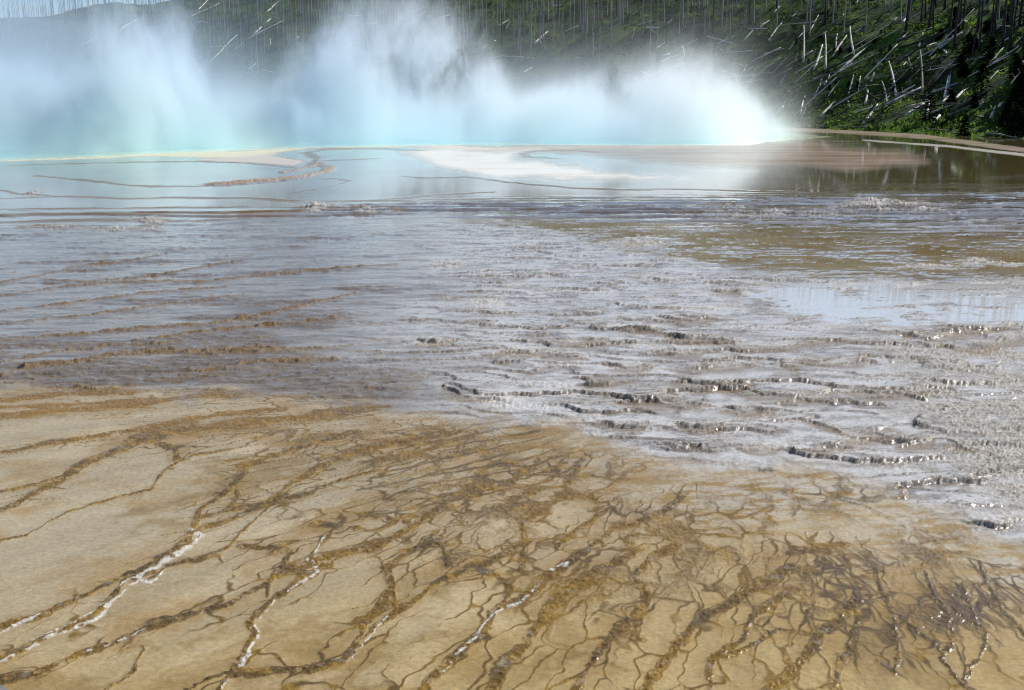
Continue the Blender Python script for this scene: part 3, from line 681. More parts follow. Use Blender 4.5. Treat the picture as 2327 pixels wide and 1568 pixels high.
for nm, mat in (('grey', M_grey), ('char', M_char), ('dull', M_dull)):
    for j in range(6):
        hgt = [8.5, 10, 11.5, 13, 9.2, 12][j]
        o = snag_mesh(hgt, .15+.014*j, 100+j, 10).build('dead_tree', mat); C.objects.unlink(o)
        protos[nm, j] = o.data
placed = 0; trunks_pts = []
def stand(p, kind, j, tilt=(0, 0), sc_=1., lab=None, grp=None):
    o = bpy.data.objects.new('dead_tree', protos[kind, j]); C.objects.link(o)
    o.location = p; o.rotation_euler = (tilt[0], tilt[1], rng.uniform(0, 6.28)); o.scale = (sc_, sc_, sc_)
    tag(o, lab, 'dead tree', grp)
    return o
LAB = {
 'left': ('slender bare trunk standing in blue haze on the far left ridge', 'bare burnt trunks on the hazy left ridge'),
 'mid': ('slender bare burnt trunk standing on the green slope above the middle of the steam', 'bare burnt trunks above the middle of the steam'),
 'right': ('slender bare grey trunk standing in the burnt forest above the fallen logs at right', 'bare burnt trunks above the fallen logs at right'),
 'edge': ('dark charred trunk standing among the dark young pines at the right edge', 'charred trunks among the young pines at the right edge'),
}
cands = []
for _ in range(5200):
    u = rng.uniform(-60, 2390); v = rng.uniform(-60, 300)
    # standing forest: above the log-strewn lower slope
    lim = np.interp(u, [0, 300, 460, 700, 1150, 1420, 1640, 1760, 1900, 2050, 2200, 2326], [110, 130, 215, 200, 190, 160, 130, 95, 62, 90, 150, 170])
    if v > lim: continue
    if v > lim-45 and rng.random() < .5: continue
    if u < 1600 and rng.random() < .45: continue
    cands.append((u, v))
rng.shuffle(cands)
seen = []
for (u, v) in cands:
    if len(seen) >= 300: break
    if any(abs(u-a_) < 4.5 and abs(v-b_) < 30 for a_, b_ in seen): continue
    p = cast(u, v)
    if p is None: continue
    seen.append((u, v))
    zone = 'left' if u < 700 else ('mid' if u < 1640 else ('edge' if u > 2090 and v > 40 else 'right'))
    kind = 'char' if zone == 'edge' or rng.random() < .30 else ('dull' if rng.random() < .35 else 'grey')
    lab, grp = LAB[zone]
    stand(p, kind, rng.randrange(6), (rng.gauss(0, .03), rng.gauss(0, .03)), rng.uniform(.85, 1.2), lab, grp)
    trunks_pts.append(p)
# the rest of the burnt forest, up to and over the ridge
fm = Tubes(); cnt = 0; mats_t = []
while cnt < 1500:
    x = rng.uniform(-230, 200); y = rng.uniform(90, 460)
    s = float(hill_s(x, y))
    if s < 27 + 14*rng.random() or s > 150: continue
    z = float(hill_h(x, y)); hgt = rng.uniform(7, 13); r_ = rng.uniform(.08, .15); lx, ly = rng.gauss(0, .35), rng.gauss(0, .35)
    fm.tube([(x, y, z-.4), (x+lx*.4, y+ly*.4, z+hgt*.5), (x+lx, y+ly, z+hgt)], [r_*1.2, r_*.8, r_*.15], 4, False)
    for _ in range(4):
        q = rng.uniform(.4, .95); a_ = rng.uniform(0, 6.28); l = rng.uniform(.3, 1.1)*(1.2-q)
        b = np.array([x+lx*q, y+ly*q, z+hgt*q]); fm.tube([b, b+np.array([cos(a_)*l, sin(a_)*l, .1*l])], [.03, .01], 3, False)
    cnt += 1
tag(fm.build('burnt_forest', M_grey), 'mass of bare burnt trunks filling the upper slope and ridge', 'forest', kind='stuff')

# ------------------------------------------------------------------ fallen and leaning logs
A = lambda zx, zy: (1581.7+zx*.3204, zy*.3205)
B = lambda zx, zy: (zx*.3598, zy*.36)
Cc = lambda zx, zy: (837.4+zx*.3204, zy*.3205)
logs = [ # frame, base, tip, radius, brightness, label
 (A,(145,320),(500,165),.16,1,'long bleached log slanting up to the right just above the right end of the steam'),
 (A,(340,290),(410,210),.13,1,'short bleached log below the long slanting log above the steam'),
 (A,(430,220),(515,155),.13,1,'bleached log beside the upper end of the long slanting log'),
 (A,(515,295),(612,165),.16,1,'bright white log tilted up to the right, left of the log tangle'),
 (A,(550,95),(590,50),.12,1,'short pale log high on the slope above the bright tilted white log'),
 (A,(660,355),(755,240),.14,1,'white log tilted up to the right touching the top of an upright snag'),
 (A,(760,450),(762,185),.15,1,'pale upright snag standing at the left of the log tangle'),
 (A,(800,240),(865,120),.12,1,'thin white log tilted steeply, highest in the left of the tangle'),
 (A,(1000,200),(1048,100),.12,1,'thin white log tilted steeply just under the standing trunks'),
 (A,(835,500),(895,320),.15,1,'white leaning log parallel to the forked snag, on its left'),
 (A,(915,520),(915,245),.15,1,'pale forked snag with a bright notched top'),
 (A,(970,410),(1070,255),.17,1,'thick bright log tilted up to the right, right of the forked snag'),
 (A,(990,350),(1000,250),.11,1,'thin pale snag behind the thick bright tilted log'),
 (A,(1118,400),(1090,190),.14,1,'curved pale snag leaning left in the middle of the tangle'),
 (A,(1130,235),(1215,172),.13,1,'pale log arching up to the right from the top of the curved snag'),
 (A,(1035,500),(1212,350),.18,1,'long bright log tilted up to the right at the centre of the tangle'),
 (A,(800,590),(1035,500),.14,0,'dull grey log running down left from the long bright central log'),
 (A,(835,710),(890,560),.14,1,'white log leaning steeply right, meeting a short dark stick in a V'),
 (A,(910,610),(945,545),.14,1,'short bright log just below the forked snag'),
 (A,(1080,680),(1115,540),.12,1,'thin white leaning log with a bright foot under the central log'),
 (A,(1195,745),(1215,650),.14,1,'short upright pale stub with a bright foot low on the slope'),
 (A,(740,820),(775,680),.13,1,'pale leaning pole low on the slope nearest the steam'),
 (A,(880,835),(990,720),.15,1,'pale log low on the slope tilted up to the right above the shore'),
 (A,(1180,890),(1285,745),.17,1,'bleached log reaching down to the shore grass, lowest of all'),
 (A,(1240,590),(1300,430),.12,1,'thin pale leaning pole right of the long bright central log'),
 (A,(1415,690),(1365,440),.13,1,'thin pale pole leaning left, its foot on the two stacked logs'),
 (A,(1350,760),(1315,580),.13,0,'grey pole leaning left, crossing the left end of the stacked logs'),
 (A,(1355,750),(1610,625),.20,1,'thick bright log slanting up to the right, lower of the two stacked logs'),
 (A,(1415,690),(1570,605),.14,1,'thinner pale log lying above the thick bright stacked log'),
 (A,(1660,665),(1860,600),.13,1,'long thin pale log lying nearly level right of the stacked logs'),
 (A,(1485,820),(1625,735),.15,1,'pale log above the green bank tilted up to the right'),
 (A,(1490,770),(1700,715),.11,1,'thin pale log lying nearly level under the stacked logs'),
 (A,(1640,850),(1660,690),.15,1,'pale upright snag standing in the green bank'),
 (A,(1760,700),(1790,550),.14,1,'left pole of the close pair of white leaning poles'),
 (A,(1775,690),(1808,525),.14,1,'right and taller pole of the close pair of white leaning poles'),
 (A,(1720,355),(1815,295),.19,1,'short thick white log tilted up to the right at the edge of the dark pines'),
 (A,(1602,690),(1588,360),.13,0,'tall grey snag standing at the left edge of the dark pines'),
 (A,(1580,340),(1608,230),.14,1,'white broken log leaning against the top of the tall grey snag'),
 (A,(1740,740),(1835,650),.13,1,'pale log below the pair of white poles tilted up to the right'),
 (A,(1830,730),(1940,615),.13,1,'pale log right of the pair of white poles tilted up to the right'),
 (A,(1670,810),(1840,750),.11,1,'thin pale log lying in the green bank at right'),
 (A,(1920,330),(2045,255),.15,1,'white log tilted up to the right in the dark pines, left of two'),
 (A,(2065,485),(2180,345),.19,1,'bright white log with a fat lower end lying in the dark pines'),
 (A,(2110,355),(2255,270),.13,1,'pale curved log tilted up to the right at the right edge of the dark pines'),
 (A,(2090,845),(2120,760),.14,1,'short pale pole standing near the shore at the far right'),
 (A,(2145,770),(2172,738),.14,1,'short bright stub near the shore at the far right'),
 (A,(1535,530),(1500,400),.11,0,'thin dull pole leaning left between the central log and the tall grey snag'),
 (A,(1270,440),(1510,405),.13,0,'grey log lying nearly level on the bright green turf'),
 (A,(600,600),(660,490),.12,1,'thin pale pole leaning right at the edge of the steam'),
 (A,(300,590),(355,465),.12,1,'thin pale pole seen through the right edge of the steam'),
 (A,(1462,168),(1485,138),.16,1,'short bright stub under the standing trunks at right'),
 (A,(1455,280),(1495,245),.12,0,'short dull log above the bright green turf'),
 (A,(1640,340),(1700,310),.11,1,'short pale log left of the short thick white log'),
 (A,(1130,35),(1165,0),.12,1,'pale log at the very top of the frame above the tangle'),
 (A,(660,100),(800,84),.12,0,'grey log lying level high above the bright tilted white log'),
 (A,(2015,750),(2035,720),.15,1,'small bright stub low in the shadow of the dark pines'),
 (A,(1280,785),(1355,758),.14,1,'short bright log end left of the thick stacked log'),
 (A,(545,625),(580,570),.10,0,'thin dull pole at the right rim of the steam'),
 (B,(1600,220),(1710,125),.22,1,'bright white log on the dark slope in the left gap of the steam'),
 (B,(1545,265),(1795,132),.18,1,'long pale log lying parallel below the bright log in the left gap'),
 (B,(1680,85),(1760,10),.20,1,'pale log at the top of the left gap of the steam'),
 (B,(1240,80),(1310,5),.16,1,'thin pale log at the top left of the left gap'),
 (B,(1170,130),(1390,20),.14,1,'long thin pale log slanting through haze left of the left gap'),
 (B,(1320,400),(1500,220),.15,1,'long pale log low in the left gap slanting up to the right'),
 (B,(1500,350),(1650,330),.13,0,'dull log lying nearly level low in the left gap'),
 (B,(1475,510),(1525,480),.18,1,'short pale log at the lowest tip of the left gap'),
 (B,(1570,440),(1615,405),.15,1,'small pale log near the bottom of the left gap'),
 (B,(520,290),(620,230),.16,1,'pale log barely showing in the haze at far left'),
 (B,(760,190),(865,130),.16,1,'pale log in blue haze below the left ridge'),
 (Cc,(1170,320),(1270,235),.20,1,'bright white log lying among dark trunks above the middle of the steam'),
 (Cc,(1095,525),(1160,485),.18,1,'pale log just over the steam under the bright middle log'),
 (Cc,(335,130),(405,85),.18,1,'pale log showing through thin steam near the top left of the middle'),
 (Cc,(915,190),(1000,140),.16,1,'pale log at the left border of the middle trunks'),
 (Cc,(1475,415),(1590,400),.15,1,'pale log lying level along the foot of the middle trunks'),
 (Cc,(2040,460),(2190,395),.18,1,'pale log half veiled by the right-hand steam'),
 (Cc,(1970,206),(2060,203),.18,1,'short pale log lying level in the steam right of the middle trunks'),
 (Cc,(2035,355),(2110,300),.15,1,'pale log in the right-hand steam tilted up to the right'),
 (Cc,(1905,185),(2005,155),.14,1,'thin pale log high in the steam right of the middle trunks'),
 (Cc,(2100,190),(2150,150),.15,1,'short pale log high beside the right-hand steam'),
]
def log_obj(b, t_, r0, mat, seed, stubs=3):
    q = random.Random(seed); T = Tubes(); b = np.array(b); t_ = np.array(t_)
    L = np.linalg.norm(t_-b); side = np.cross((t_-b)/L, [0, 0, 1]); bow = q.uniform(-.012, .012)*L
    pts = [b+(t_-b)*f + side*bow*sin(f*pi) + np.array([0, 0, 1])*q.uniform(-.004, .012)*L*sin(f*pi) for f in (0, .2, .4, .6, .8, 1)]
    T.tube([p-b for p in pts], [r0*1.1, r0, r0*.92, r0*.8, r0*.66, r0*.45], 8)
    for _ in range(stubs):
        f = q.uniform(.25, .95); p0 = b+(t_-b)*f-b; d = np.array([q.uniform(-1, 1), q.uniform(-1, 1), q.uniform(0, 1)]); d /= np.linalg.norm(d)
        T.tube([p0, p0+d*q.uniform(.25, .7)], [.035, .012], 4, False)
    o = T.build('fallen_log', mat); o.location = b
    return o
for i, (f, b, t_, r0, br, lab) in enumerate(logs):
    ub, vb = f(*b); ut, vt = f(*t_)
    pb = cast(ub, vb)
    if pb is None: continue
    d = ray(ut, vt); db = np.linalg.norm(pb[:2]); best = None
    pt = cast(ut, vt); Lmax = 15 if f is A else 19
    base_k = pb[1]/ray(ub, vb)[1]
    if pt is not None and np.linalg.norm(pt-pb) < Lmax and pt[1] > pb[1]-6: tip = pt
    else:
        for dk in np.arange(12, -.1, -.5):
            tip = np.array([0, 0, HC])+d*(base_k+dk)
            if np.linalg.norm(tip-pb) < Lmax and tip[2] > float(hill_h(tip[0], tip[1]))-.1: break
    pb = pb+np.array([0, 0, r0*.6]); tip = tip+np.array([0, 0, r0*.7])
    o = log_obj(pb, tip, r0*1.2, M_bleach if br else M_dull, 500+i)
    tag(o, lab, 'log')
# the many thin dark logs lying criss-cross on the lower slope
n = 0; tries = 0
while n < 290 and tries < 8000:
    tries += 1
    u = rng.uniform(1480, 2326) if rng.random() < .78 else rng.uniform(380, 1480); v = rng.uniform(40, 285) if u > 1560 else rng.uniform(0, 190)
    p = cast(u, v)
    if p is None: continue
    a_ = rng.uniform(-1.5, 1.5) + (pi if rng.random() < .5 else 0); L = rng.uniform(3, 7.5)
    q = np.array([p[0]+cos(a_)*L, p[1]+sin(a_)*L*.7, 0]); 
    if hill_s(q[0], q[1]) < 1: continue
    q[2] = float(hill_h(q[0], q[1])) + (rng.uniform(.1, .7) if rng.random() < .6 else rng.uniform(.6, 3.0)); p = p+np.array([0, 0, rng.uniform(.08, .5)])
    m = rng.random(); mat = M_char if m < .45 else (M_dull if m < .72 else M_bleach)
    o = log_obj(p, q, rng.uniform(.07, .14), mat, 900+n, 4); n += 1
    if mat is M_char: tag(o, 'thin charred log lying across the green slope among brighter logs', 'log', 'thin charred logs lying on the slope')
    elif mat is M_bleach: tag(o, 'thin pale log lying criss-cross among thicker logs on the slope', 'log', 'thin pale logs lying on the slope')
    else: tag(o, 'thin dull grey log lying across the green slope among brighter logs', 'log', 'thin dull logs lying on the slope')

# ------------------------------------------------------------------ young dark pines at the right edge, undergrowth
def leaf_mat(name, c1, c2, tr=.3):
    k = NT(name); co = k.n('ShaderNodeTexCoord').outputs['Object']; g_ = k.n('ShaderNodeNewGeometry')
    n = k.noise(g_.outputs['Position'], .35, 3)
    f = k.math('ADD', k.math('MULTIPLY', g_.outputs['Random Per Island'], .5), k.math('MULTIPLY', k.mapr(n.outputs['Fac'], .3, .7, 0, 1), .5))
    c = k.mix(f, c1, c2)
    d = k.n('ShaderNodeBsdfDiffuse', ins={'Color': c}); tl = k.n('ShaderNodeBsdfTranslucent', ins={'Color': c})
    mx = k.n('ShaderNodeMixShader', ins={0: tr, 1: d.outputs[0], 2: tl.outputs[0]}); k.t.links.new(mx.outputs[0], k.out.inputs[0])
    return k.m
M_pine = leaf_mat('pine_needles', (.006, .012, .006), (.016, .032, .012), .15)
M_grass = leaf_mat('turf_blades', (.07, .14, .016), (.20, .33, .04), .5)
M_shrub = leaf_mat('shrub_leaves', (.018, .035, .012), (.055, .095, .022), .3)
def pine_crown(h, seed):
    q = np.random.default_rng(seed); V_ = []; Q_ = []
    n = 300
    for i in range(n):
        z = h*(.08+.92*q.random()**1.3); R_ = (1-z/h)**.7*h*.34+.10
        a = q.uniform(0, 2*pi); rr = R_*q.uniform(.35, 1.1)
        c = np.array([cos(a)*rr, sin(a)*rr, z-rr*.25]); s = q.uniform(.10, .24)
        d1 = np.array([cos(a), sin(a), q.uniform(-.5, .2)])*s*1.8; d2 = np.array([-sin(a), cos(a), q.uniform(-.4, .4)])*s*.8
        b = len(V_); V_ += [c-d1-d2*.3, c+d2, c+d1, c-d2]; Q_.append((b, b+1, b+2, b+3))
    return np.array(V_), np.array(Q_)
pm = []
for j in range(4):
    hgt = [1.5, 2.0, 2.6, 3.3][j]; v_, q_ = pine_crown(hgt, 40+j)
    o1 = mesh_np('crown', v_, q_, M_pine, smooth=False); tb = Tubes(); tb.tube([(0, 0, -.2), (0.03, 0, hgt*.5), (0, 0, hgt*.95)], [.08, .05, .01], 6); o2 = tb.build('trunk', M_char)
    pm.append((o1.data, o2.data)); C.objects.unlink(o1); C.objects.unlink(o2)
def pine(p, j, s_, lab, grp):
    e_ = bpy.data.objects.new('young_pine', None); C.objects.link(e_); e_.location = p; e_.rotation_euler = (0, 0, rng.uniform(0, 6.28)); e_.scale = (s_, s_, s_)
    tag(e_, lab, 'pine tree', grp)
    for nm, d_ in (('crown', pm[j][0]), ('trunk', pm[j][1])):
        o = bpy.data.objects.new(nm, d_); C.objects.link(o); o.parent = e_
n = 0
while n < 75:
    u = rng.gauss(2250, 90); v = rng.uniform(60, 312)
    if u < 1990+max(0, 190-v)*.45 or u > 2440: continue
    p = cast(u, v)
    if p is None: n += 1; continue
    if any(min(f(*b)[0], f(*t_)[0])-16 < u < max(f(*b)[0], f(*t_)[0])+16 and min(f(*b)[1], f(*t_)[1])-4 < v < max(f(*b)[1], f(*t_)[1])+62 for f, b, t_, *_r in logs):
        if rng.random() < .85: continue
    pine(p, rng.randrange(4), rng.uniform(.7, 1.15), 'small dark green pine in the dense shaded thicket at the right edge' , 'dark young pines at the right edge'); n += 1
n = 0
while n < 26:
    u = rng.uniform(1640, 2050); v = rng.uniform(80, 250); p = cast(u, v); n += 1
    if p is not None: pine(p, rng.randrange(2), rng.uniform(.35, .6), 'tiny pine sapling growing between the fallen logs', 'pine saplings between the fallen logs')

def leaves(name, mat, n, place, size, lab, cat):
    V_ = np.zeros((n*4, 3), np.float32); c = place(n); n = len(c); V_ = np.zeros((n, 4, 3), np.float32)
    a = nr.uniform(0, 2*pi, n); s = nr.uniform(size[0], size[1], n); tilt = nr.uniform(.2, 1.2, n)
    w = np.stack([np.cos(a), np.sin(a), np.zeros(n)], -1)*s[:, None]*.32
    up = np.stack([-np.sin(a)*np.cos(tilt), np.cos(a)*np.cos(tilt), np.sin(tilt)], -1)*s[:, None]
    V_[:, 0] = c-w; V_[:, 1] = c+w; V_[:, 2] = c+w*.35+up; V_[:, 3] = c-w*.35+up
    o = mesh_np(name, V_.reshape(-1, 3), np.arange(n*4).reshape(-1, 4), mat, smooth=False)
    return tag(o, lab, cat, kind='stuff')
def scatter(n, keep):
    x = nr.uniform(-150, 170, n*3); y = nr.uniform(70, 380, n*3); s = hill_s(x, y)
    t_ = np.abs(x/y); m = (s > .3) & (s < 110) & (t_ < .62) & (nr.random(len(x)) < np.clip(120/np.hypot(x, y), .2, 1.)**1.5*2.0)
    x, y, s = x[m], y[m], s[m]
    m = keep(x, y, s); x, y = x[m], y[m]
    return np.stack([x, y, hill_h(x, y)-.03], -1)
leaves('grass', M_grass, 1, lambda n: scatter(170000, lambda x, y, s: (fbm(x/9, y/9, 4, 301) + .55*np.exp(-s/7) > -.02+.3*nr.random(len(x))) & (x < 200)), (.2, .5), 'bright green grass growing in patches on the slope and along the shore', 'grass')
leaves('undergrowth', M_shrub, 1, lambda n: scatter(120000, lambda x, y, s: fbm(x/5, y/5, 4, 302) > .05+.25*nr.random(len(x))), (.25, .8), 'dark low undergrowth scattered between the fallen logs', 'undergrowth')

# driftwood and low debris on the far shore
for i, (b, t_, r0) in enumerate([((1790,284),(1905,292),.12), ((1900,291),(2010,296),.12), ((2120,297),(2160,303),.10), ((2105,300),(2125,296),.10), ((2240,308),(2310,316),.11)]):
    pb = np.array([*gpt(*b), 0]); pt = np.array([*gpt(*t_), 0])
    pb = cast(*b) if cast(*b) is not None else pb; pt = cast(*t_) if cast(*t_) is not None else pt
    pb = pb+np.array([0, 0, .12]); pt = pt+np.array([0, 0, .14])
    if np.linalg.norm(pt-pb) > 22: pt = pb+(pt-pb)/np.linalg.norm(pt-pb)*22
    tag(log_obj(pb, pt, r0, M_dull, 1300+i), ['grey log lying along the shore nearest the steam', 'grey log lying along the middle of the shore', 'small pale branch on the right-hand shore', 'short stick propped on the right-hand shore', 'grey log lying along the shore at the far right'][i], 'log')

# ------------------------------------------------------------------ boardwalk corner at lower left
k = NT('weathered_plank'); co = k.n('ShaderNodeTexCoord').outputs['Object']
mp_ = k.n('ShaderNodeMapping', ins={'Scale': (2, 30, 30), 'Vector': co}); n = k.noise(mp_.outputs[0], 3, 5, .7)
c = k.mix(n.outputs['Fac'], (.10, .095, .09), (.34, .33, .32)); bp = k.n('ShaderNodeBump', ins={'Strength': .5, 'Distance': .004, 'Height': n.outputs['Fac']})
p = k.n('ShaderNodeBsdfPrincipled', ins={'Base Color': c, 'Roughness': .85, 'Normal': bp.outputs[0]}); k.t.links.new(p.outputs[0], k.out.inputs[0])
import bmesh
bm = bmesh.new(); bmesh.ops.create_cube(bm, size=1); bmesh.ops.scale(bm, vec=(2.6, .24, .05), verts=bm.verts)
bmesh.ops.bevel(bm, geom=bm.edges[:], offset=.006, segments=2, affect='EDGES')
me = bpy.data.meshes.new('boardwalk_plank'); bm.to_mesh(me); bm.free(); me.materials.append(k.m)
bo = bpy.data.objects.new('boardwalk_plank', me); C.objects.link(bo)
bo.rotation_euler = (0, 0, radians(-38))
ax, ay = gpt(0, 1552); d = ray(0, 1552); kk = (HC-.12)/(-d[2])
edge = np.array([d[0]*kk, d[1]*kk]); cdir = np.array([cos(radians(-38)), sin(radians(-38))]); nrm = np.array([-cdir[1], cdir[0]])
ctr = edge - nrm*.12 - cdir*.2
bo.location = (ctr[0], ctr[1], .095)
tag(bo, 'weathered grey boardwalk plank just showing in the lower left corner', 'plank')

# ------------------------------------------------------------------ steam
def TX(u, D): return (u-1163)*S/F*D
STX0, STX1 = -95., 40.
near_pts = [(-95,58),(-60,54)] + pool_edge[1:] + [(26,97),(34,112)]
near_pts = sorted(near_pts)
def near_y(x): return np.interp(x, [p_[0] for p_ in near_pts], [p_[1] for p_ in near_pts])
# steam ceiling above the pool: survey (u, v) of the cloud tops turned into heights at mid pool
tops_uv = [(-400,40),(0,70),(120,90),(240,120),(310,130),(335,-90),(448,-90),(472,170),(510,205),(640,205),(700,130),(745,30),(800,-90),(900,-140),(1000,-100),(1080,20),(1140,120),(1180,180),(1260,150),(1350,130),(1420,95),(1490,55),(1560,50),(1630,105),(1690,180),(1740,240),(1790,290)]
tops = []
for u, v in tops_uv:
    D = 80. if u < 300 else 95.
    D = 90.
    for _ in range(12): D = float(near_y(TX(u, D)))+19.
    tops.append((TX(u, D), max(.6, HC + (110-v*S)/F*D)))
tops = [(x, z) for x, z in tops if STX0 < x < STX1]
ZMAX = 30.
k = NT('steam'); t = k.t
co = k.n('ShaderNodeTexCoord').outputs['Object']
n1_ = k.noise(co, .075, 2, .5)
wv = k.n('ShaderNodeVectorMath', operation='SUBTRACT', ins={0: n1_.outputs['Color'], 1: (.5, .5, .5)}).outputs[0]
wv = k.n('ShaderNodeVectorMath', operation='MULTIPLY', ins={0: wv, 1: (5.5, 9, 5)}).outputs[0]
pw = k.n('ShaderNodeVectorMath', operation='ADD', ins={0: co, 1: wv}).outputs[0]
sp0 = k.n('ShaderNodeSeparateXYZ', ins={0: co}); spw = k.n('ShaderNodeSeparateXYZ', ins={0: pw})
x0, y0, z0 = sp0.outputs; xw = spw.outputs[0]; yw = spw.outputs[1]
def curve(v, pts, lo, hi, vlo, vhi):
    f = k.mapr(v, lo, hi, 0, 1)
    c_ = k.n('ShaderNodeFloatCurve', ins={'Value': f}); cv = c_.mapping.curves[0]
    P = sorted(((x-lo)/(hi-lo), (z-vlo)/(vhi-vlo)) for x, z in pts)
    cv.points[0].location = (0, P[0][1]); cv.points[1].location = (1, P[-1][1])
    for a_, b_ in P:
        if .001 < a_ < .999: cv.points.new(a_, b_)
    for pt in cv.points: pt.handle_type = 'VECTOR'
    c_.mapping.update()
    return k.mapr(c_.outputs[0], 0, 1, vlo, vhi)
T_ = curve(xw, tops, STX0, STX1, 0, ZMAX)
YN = curve(x0, near_pts, STX0, STX1, 40, 120)
pst = k.n('ShaderNodeVectorMath', operation='MULTIPLY', ins={0: pw, 1: (1, 1, .5)}).outputs[0]
n2_ = k.noise(pst, .155, 7, .70)
nn2 = k.mapr(n2_.outputs['Fac'], .28, .72, -.5, .5)
u_ = k.math('DIVIDE', z0, T_)
uu = k.math('ADD', u_, k.math('MULTIPLY', nn2, 1.5))
cover = k.math('POWER', k.mapr(uu, 1.05, .45, 0, 1, True), 1.5)
bill = k.mapr(n2_.outputs['Fac'], .46, .60, .0, 1.0, True)
body = k.math('MULTIPLY', cover, bill)
body = k.math('MULTIPLY', body, 9.0)
base = k.math('MULTIPLY', k.math('POWER', 2.718, k.math('MULTIPLY', z0, -.5)), k.mapr(n2_.outputs['Fac'], .38, .62, .5, 3.6))
fallz = k.mapr(z0, ZMAX-2, 4, .12, 1)
haze = k.mapr(x0, -22, -48, 0, .20)
hz = k.math('MULTIPLY', haze, k.mapr(z0, ZMAX, 8, 0, 1))
yn = k.math('SUBTRACT', y0, YN)
ycl = k.math('ABSOLUTE', k.math('SUBTRACT', k.math('SUBTRACT', yw, YN), 19.))
body = k.math('MULTIPLY', body, k.mapr(ycl, 11, 3, 0, 1, True))
body = k.math('MULTIPLY', body, k.mapr(x0, -12, -20, 1, 2.0))
body = k.math('MULTIPLY', body, k.mapr(x0, 4, 18, 1, .6))
sumd = k.math('ADD', k.math('ADD', k.math('MULTIPLY', body, fallz), base), hz)
nearf = k.mapr(k.math('ADD', yn, k.math('MULTIPLY', k.math('SUBTRACT', n2_.outputs['Fac'], .5), 6)), .5, 7, 0, 1, True)
farf = k.mapr(y0, 150, 125, 0, 1, True)
rightf = k.mapr(k.math('ADD', x0, k.math('MULTIPLY', k.math('SUBTRACT', n2_.outputs['Fac'], .5), 18)), 33, 19, 0, 1, True)
dens = k.math('MULTIPLY', k.math('MULTIPLY', k.math('MULTIPLY', sumd, nearf), farf), k.math('MULTIPLY', rightf, .085))
tint = k.mix(k.mapr(x0, 2, -30, 0, 1), (.985, .994, 1.0), (.82, .92, .997))  # blue cast of thin, shaded steam put into the colour towards the left
lowt = k.math('MULTIPLY', k.mapr(z0, 7, .3, 0, 1), k.mapr(x0, 20, 5, 0, 1))
tint = k.mix(lowt, tint, (.885, .985, .999))  # turquoise light thrown up by the pool, put into the low steam's colour
vs = k.n('ShaderNodeVolumeScatter', ins={'Color': tint, 'Density': dens, 'Anisotropy': .4})
va = k.n('ShaderNodeVolumeAbsorption', ins={'Color': tint, 'Density': dens})
vsum = k.n('ShaderNodeAddShader', ins={0: vs.outputs[0], 1: va.outputs[0]})
t.links.new(vsum.outputs[0], k.out.inputs['Volume'])
M_steam = k.m
try: M_steam.cycles.volume_step_rate = .22
except Exception as ex: print('step', ex)
# lumpy hull that wraps the cloud
xs = np.linspace(STX0, STX1-2, 68); sec = 14; HV = []; HQs = []
tx = np.array([p_[0] for p_ in tops]); tz = np.array([p_[1] for p_ in tops])
for i, x in enumerate(xs):
    yn_ = float(near_y(x))-.8; yf = 151.
    ztop = float(np.max(np.interp(np.linspace(x-4.5, x+4.5, 9), tx, tz)))*1.25+2.0
    ztop = min(ztop, ZMAX)*(1 if i not in (0, len(xs)-1) else .3)
    for j in range(sec):
        a_ = pi*j/(sec-1)
        yy = (yn_+yf)/2 - (yf-yn_)/2*np.sign(cos(a_))*abs(cos(a_))**.35
        zz = .03 + ztop*abs(sin(a_))**.45*(1+.05*sin(3*x+5*a_)) if 0 < j < sec-1 else .03
        HV.append((x+.4*sin(7*a_+i), yy, zz))
for i in range(len(xs)-1):
    for j in range(sec-1):
        HQs.append((i*sec+j, i*sec+j+1, (i+1)*sec+j+1, (i+1)*sec+j))
    HQs.append((i*sec+sec-1, i*sec, (i+1)*sec, (i+1)*sec+sec-1))
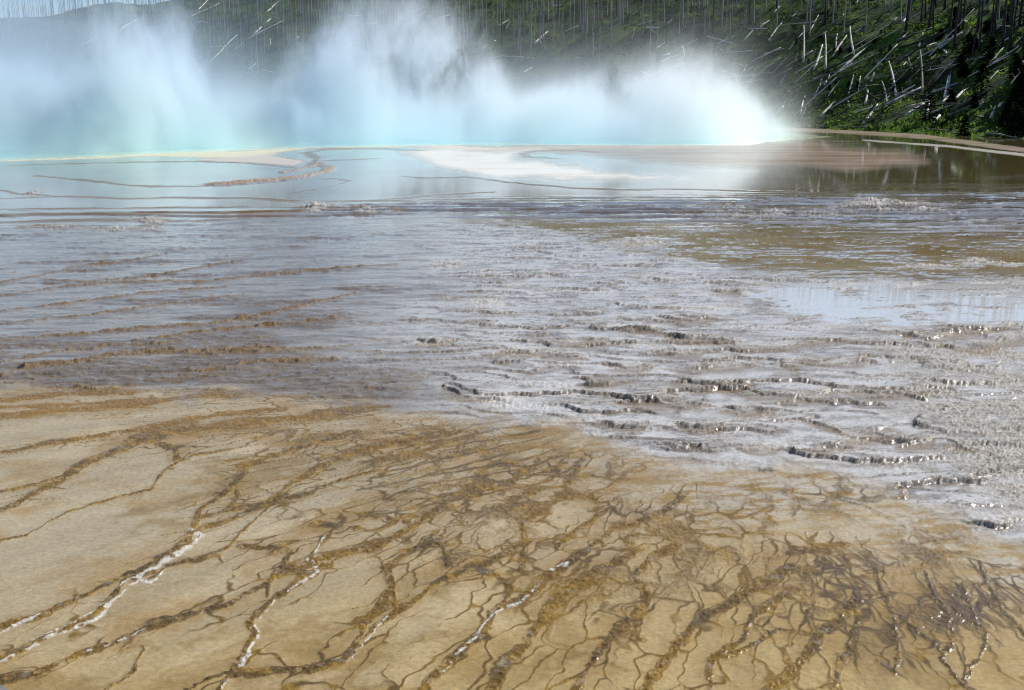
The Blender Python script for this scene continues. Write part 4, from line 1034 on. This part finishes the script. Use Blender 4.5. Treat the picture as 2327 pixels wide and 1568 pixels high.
faces = HQs + [tuple(range(sec)), tuple(reversed([(len(xs)-1)*sec+j for j in range(sec)]))]
me = bpy.data.meshes.new('steam'); me.from_pydata(HV, [], faces); me.update(); me.materials.append(M_steam)
bm = bmesh.new(); bm.from_mesh(me); bmesh.ops.remove_doubles(bm, verts=bm.verts, dist=.001); bmesh.ops.recalc_face_normals(bm, faces=bm.faces); bm.to_mesh(me); bm.free()
so = bpy.data.objects.new('steam', me); C.objects.link(so)
tag(so, 'bank of white and pale blue steam billowing off the hot spring pool', 'steam', kind='stuff')

# ------------------------------------------------------------------ light
SUN_EL, SUN_AZ = radians(38), radians(52)         # azimuth measured from the view direction to the right
w = bpy.data.worlds.new('World'); sc.world = w; w.use_nodes = True; nt = w.node_tree
bg = nt.nodes['Background']; sky = nt.nodes.new('ShaderNodeTexSky'); sky.sky_type = 'NISHITA'; sky.sun_disc = False
sky.sun_elevation = SUN_EL; sky.sun_rotation = SUN_AZ; sky.altitude = 2200; sky.air_density = 1.0; sky.dust_density = 1.0; sky.ozone_density = 1.5
nt.links.new(sky.outputs[0], bg.inputs[0]); bg.inputs[1].default_value = .11
sl = bpy.data.lights.new('sun', 'SUN'); sl.energy = 5.0; sl.angle = radians(.5); sl.color = (1, .97, .92)
slo = bpy.data.objects.new('sun', sl); C.objects.link(slo)
dv = np.array([sin(SUN_AZ)*cos(SUN_EL), cos(SUN_AZ)*cos(SUN_EL), sin(SUN_EL)])
from mathutils import Vector
slo.rotation_euler = Vector(dv).to_track_quat('Z', 'Y').to_euler()

# ------------------------------------------------------------------ render settings
sc.view_settings.view_transform = 'Standard'; sc.view_settings.look = 'None'; sc.view_settings.exposure = 0
cy = sc.cycles
cy.max_bounces = 7; cy.diffuse_bounces = 2; cy.glossy_bounces = 3; cy.transmission_bounces = 2; cy.transparent_max_bounces = 6; cy.volume_bounces = 5
cy.volume_step_rate = 1.0; cy.volume_max_steps = 256
cy.use_denoising = True; cy.denoising_prefilter = 'ACCURATE'; cy.filter_width = 1.05
cy.sample_clamp_indirect = 8
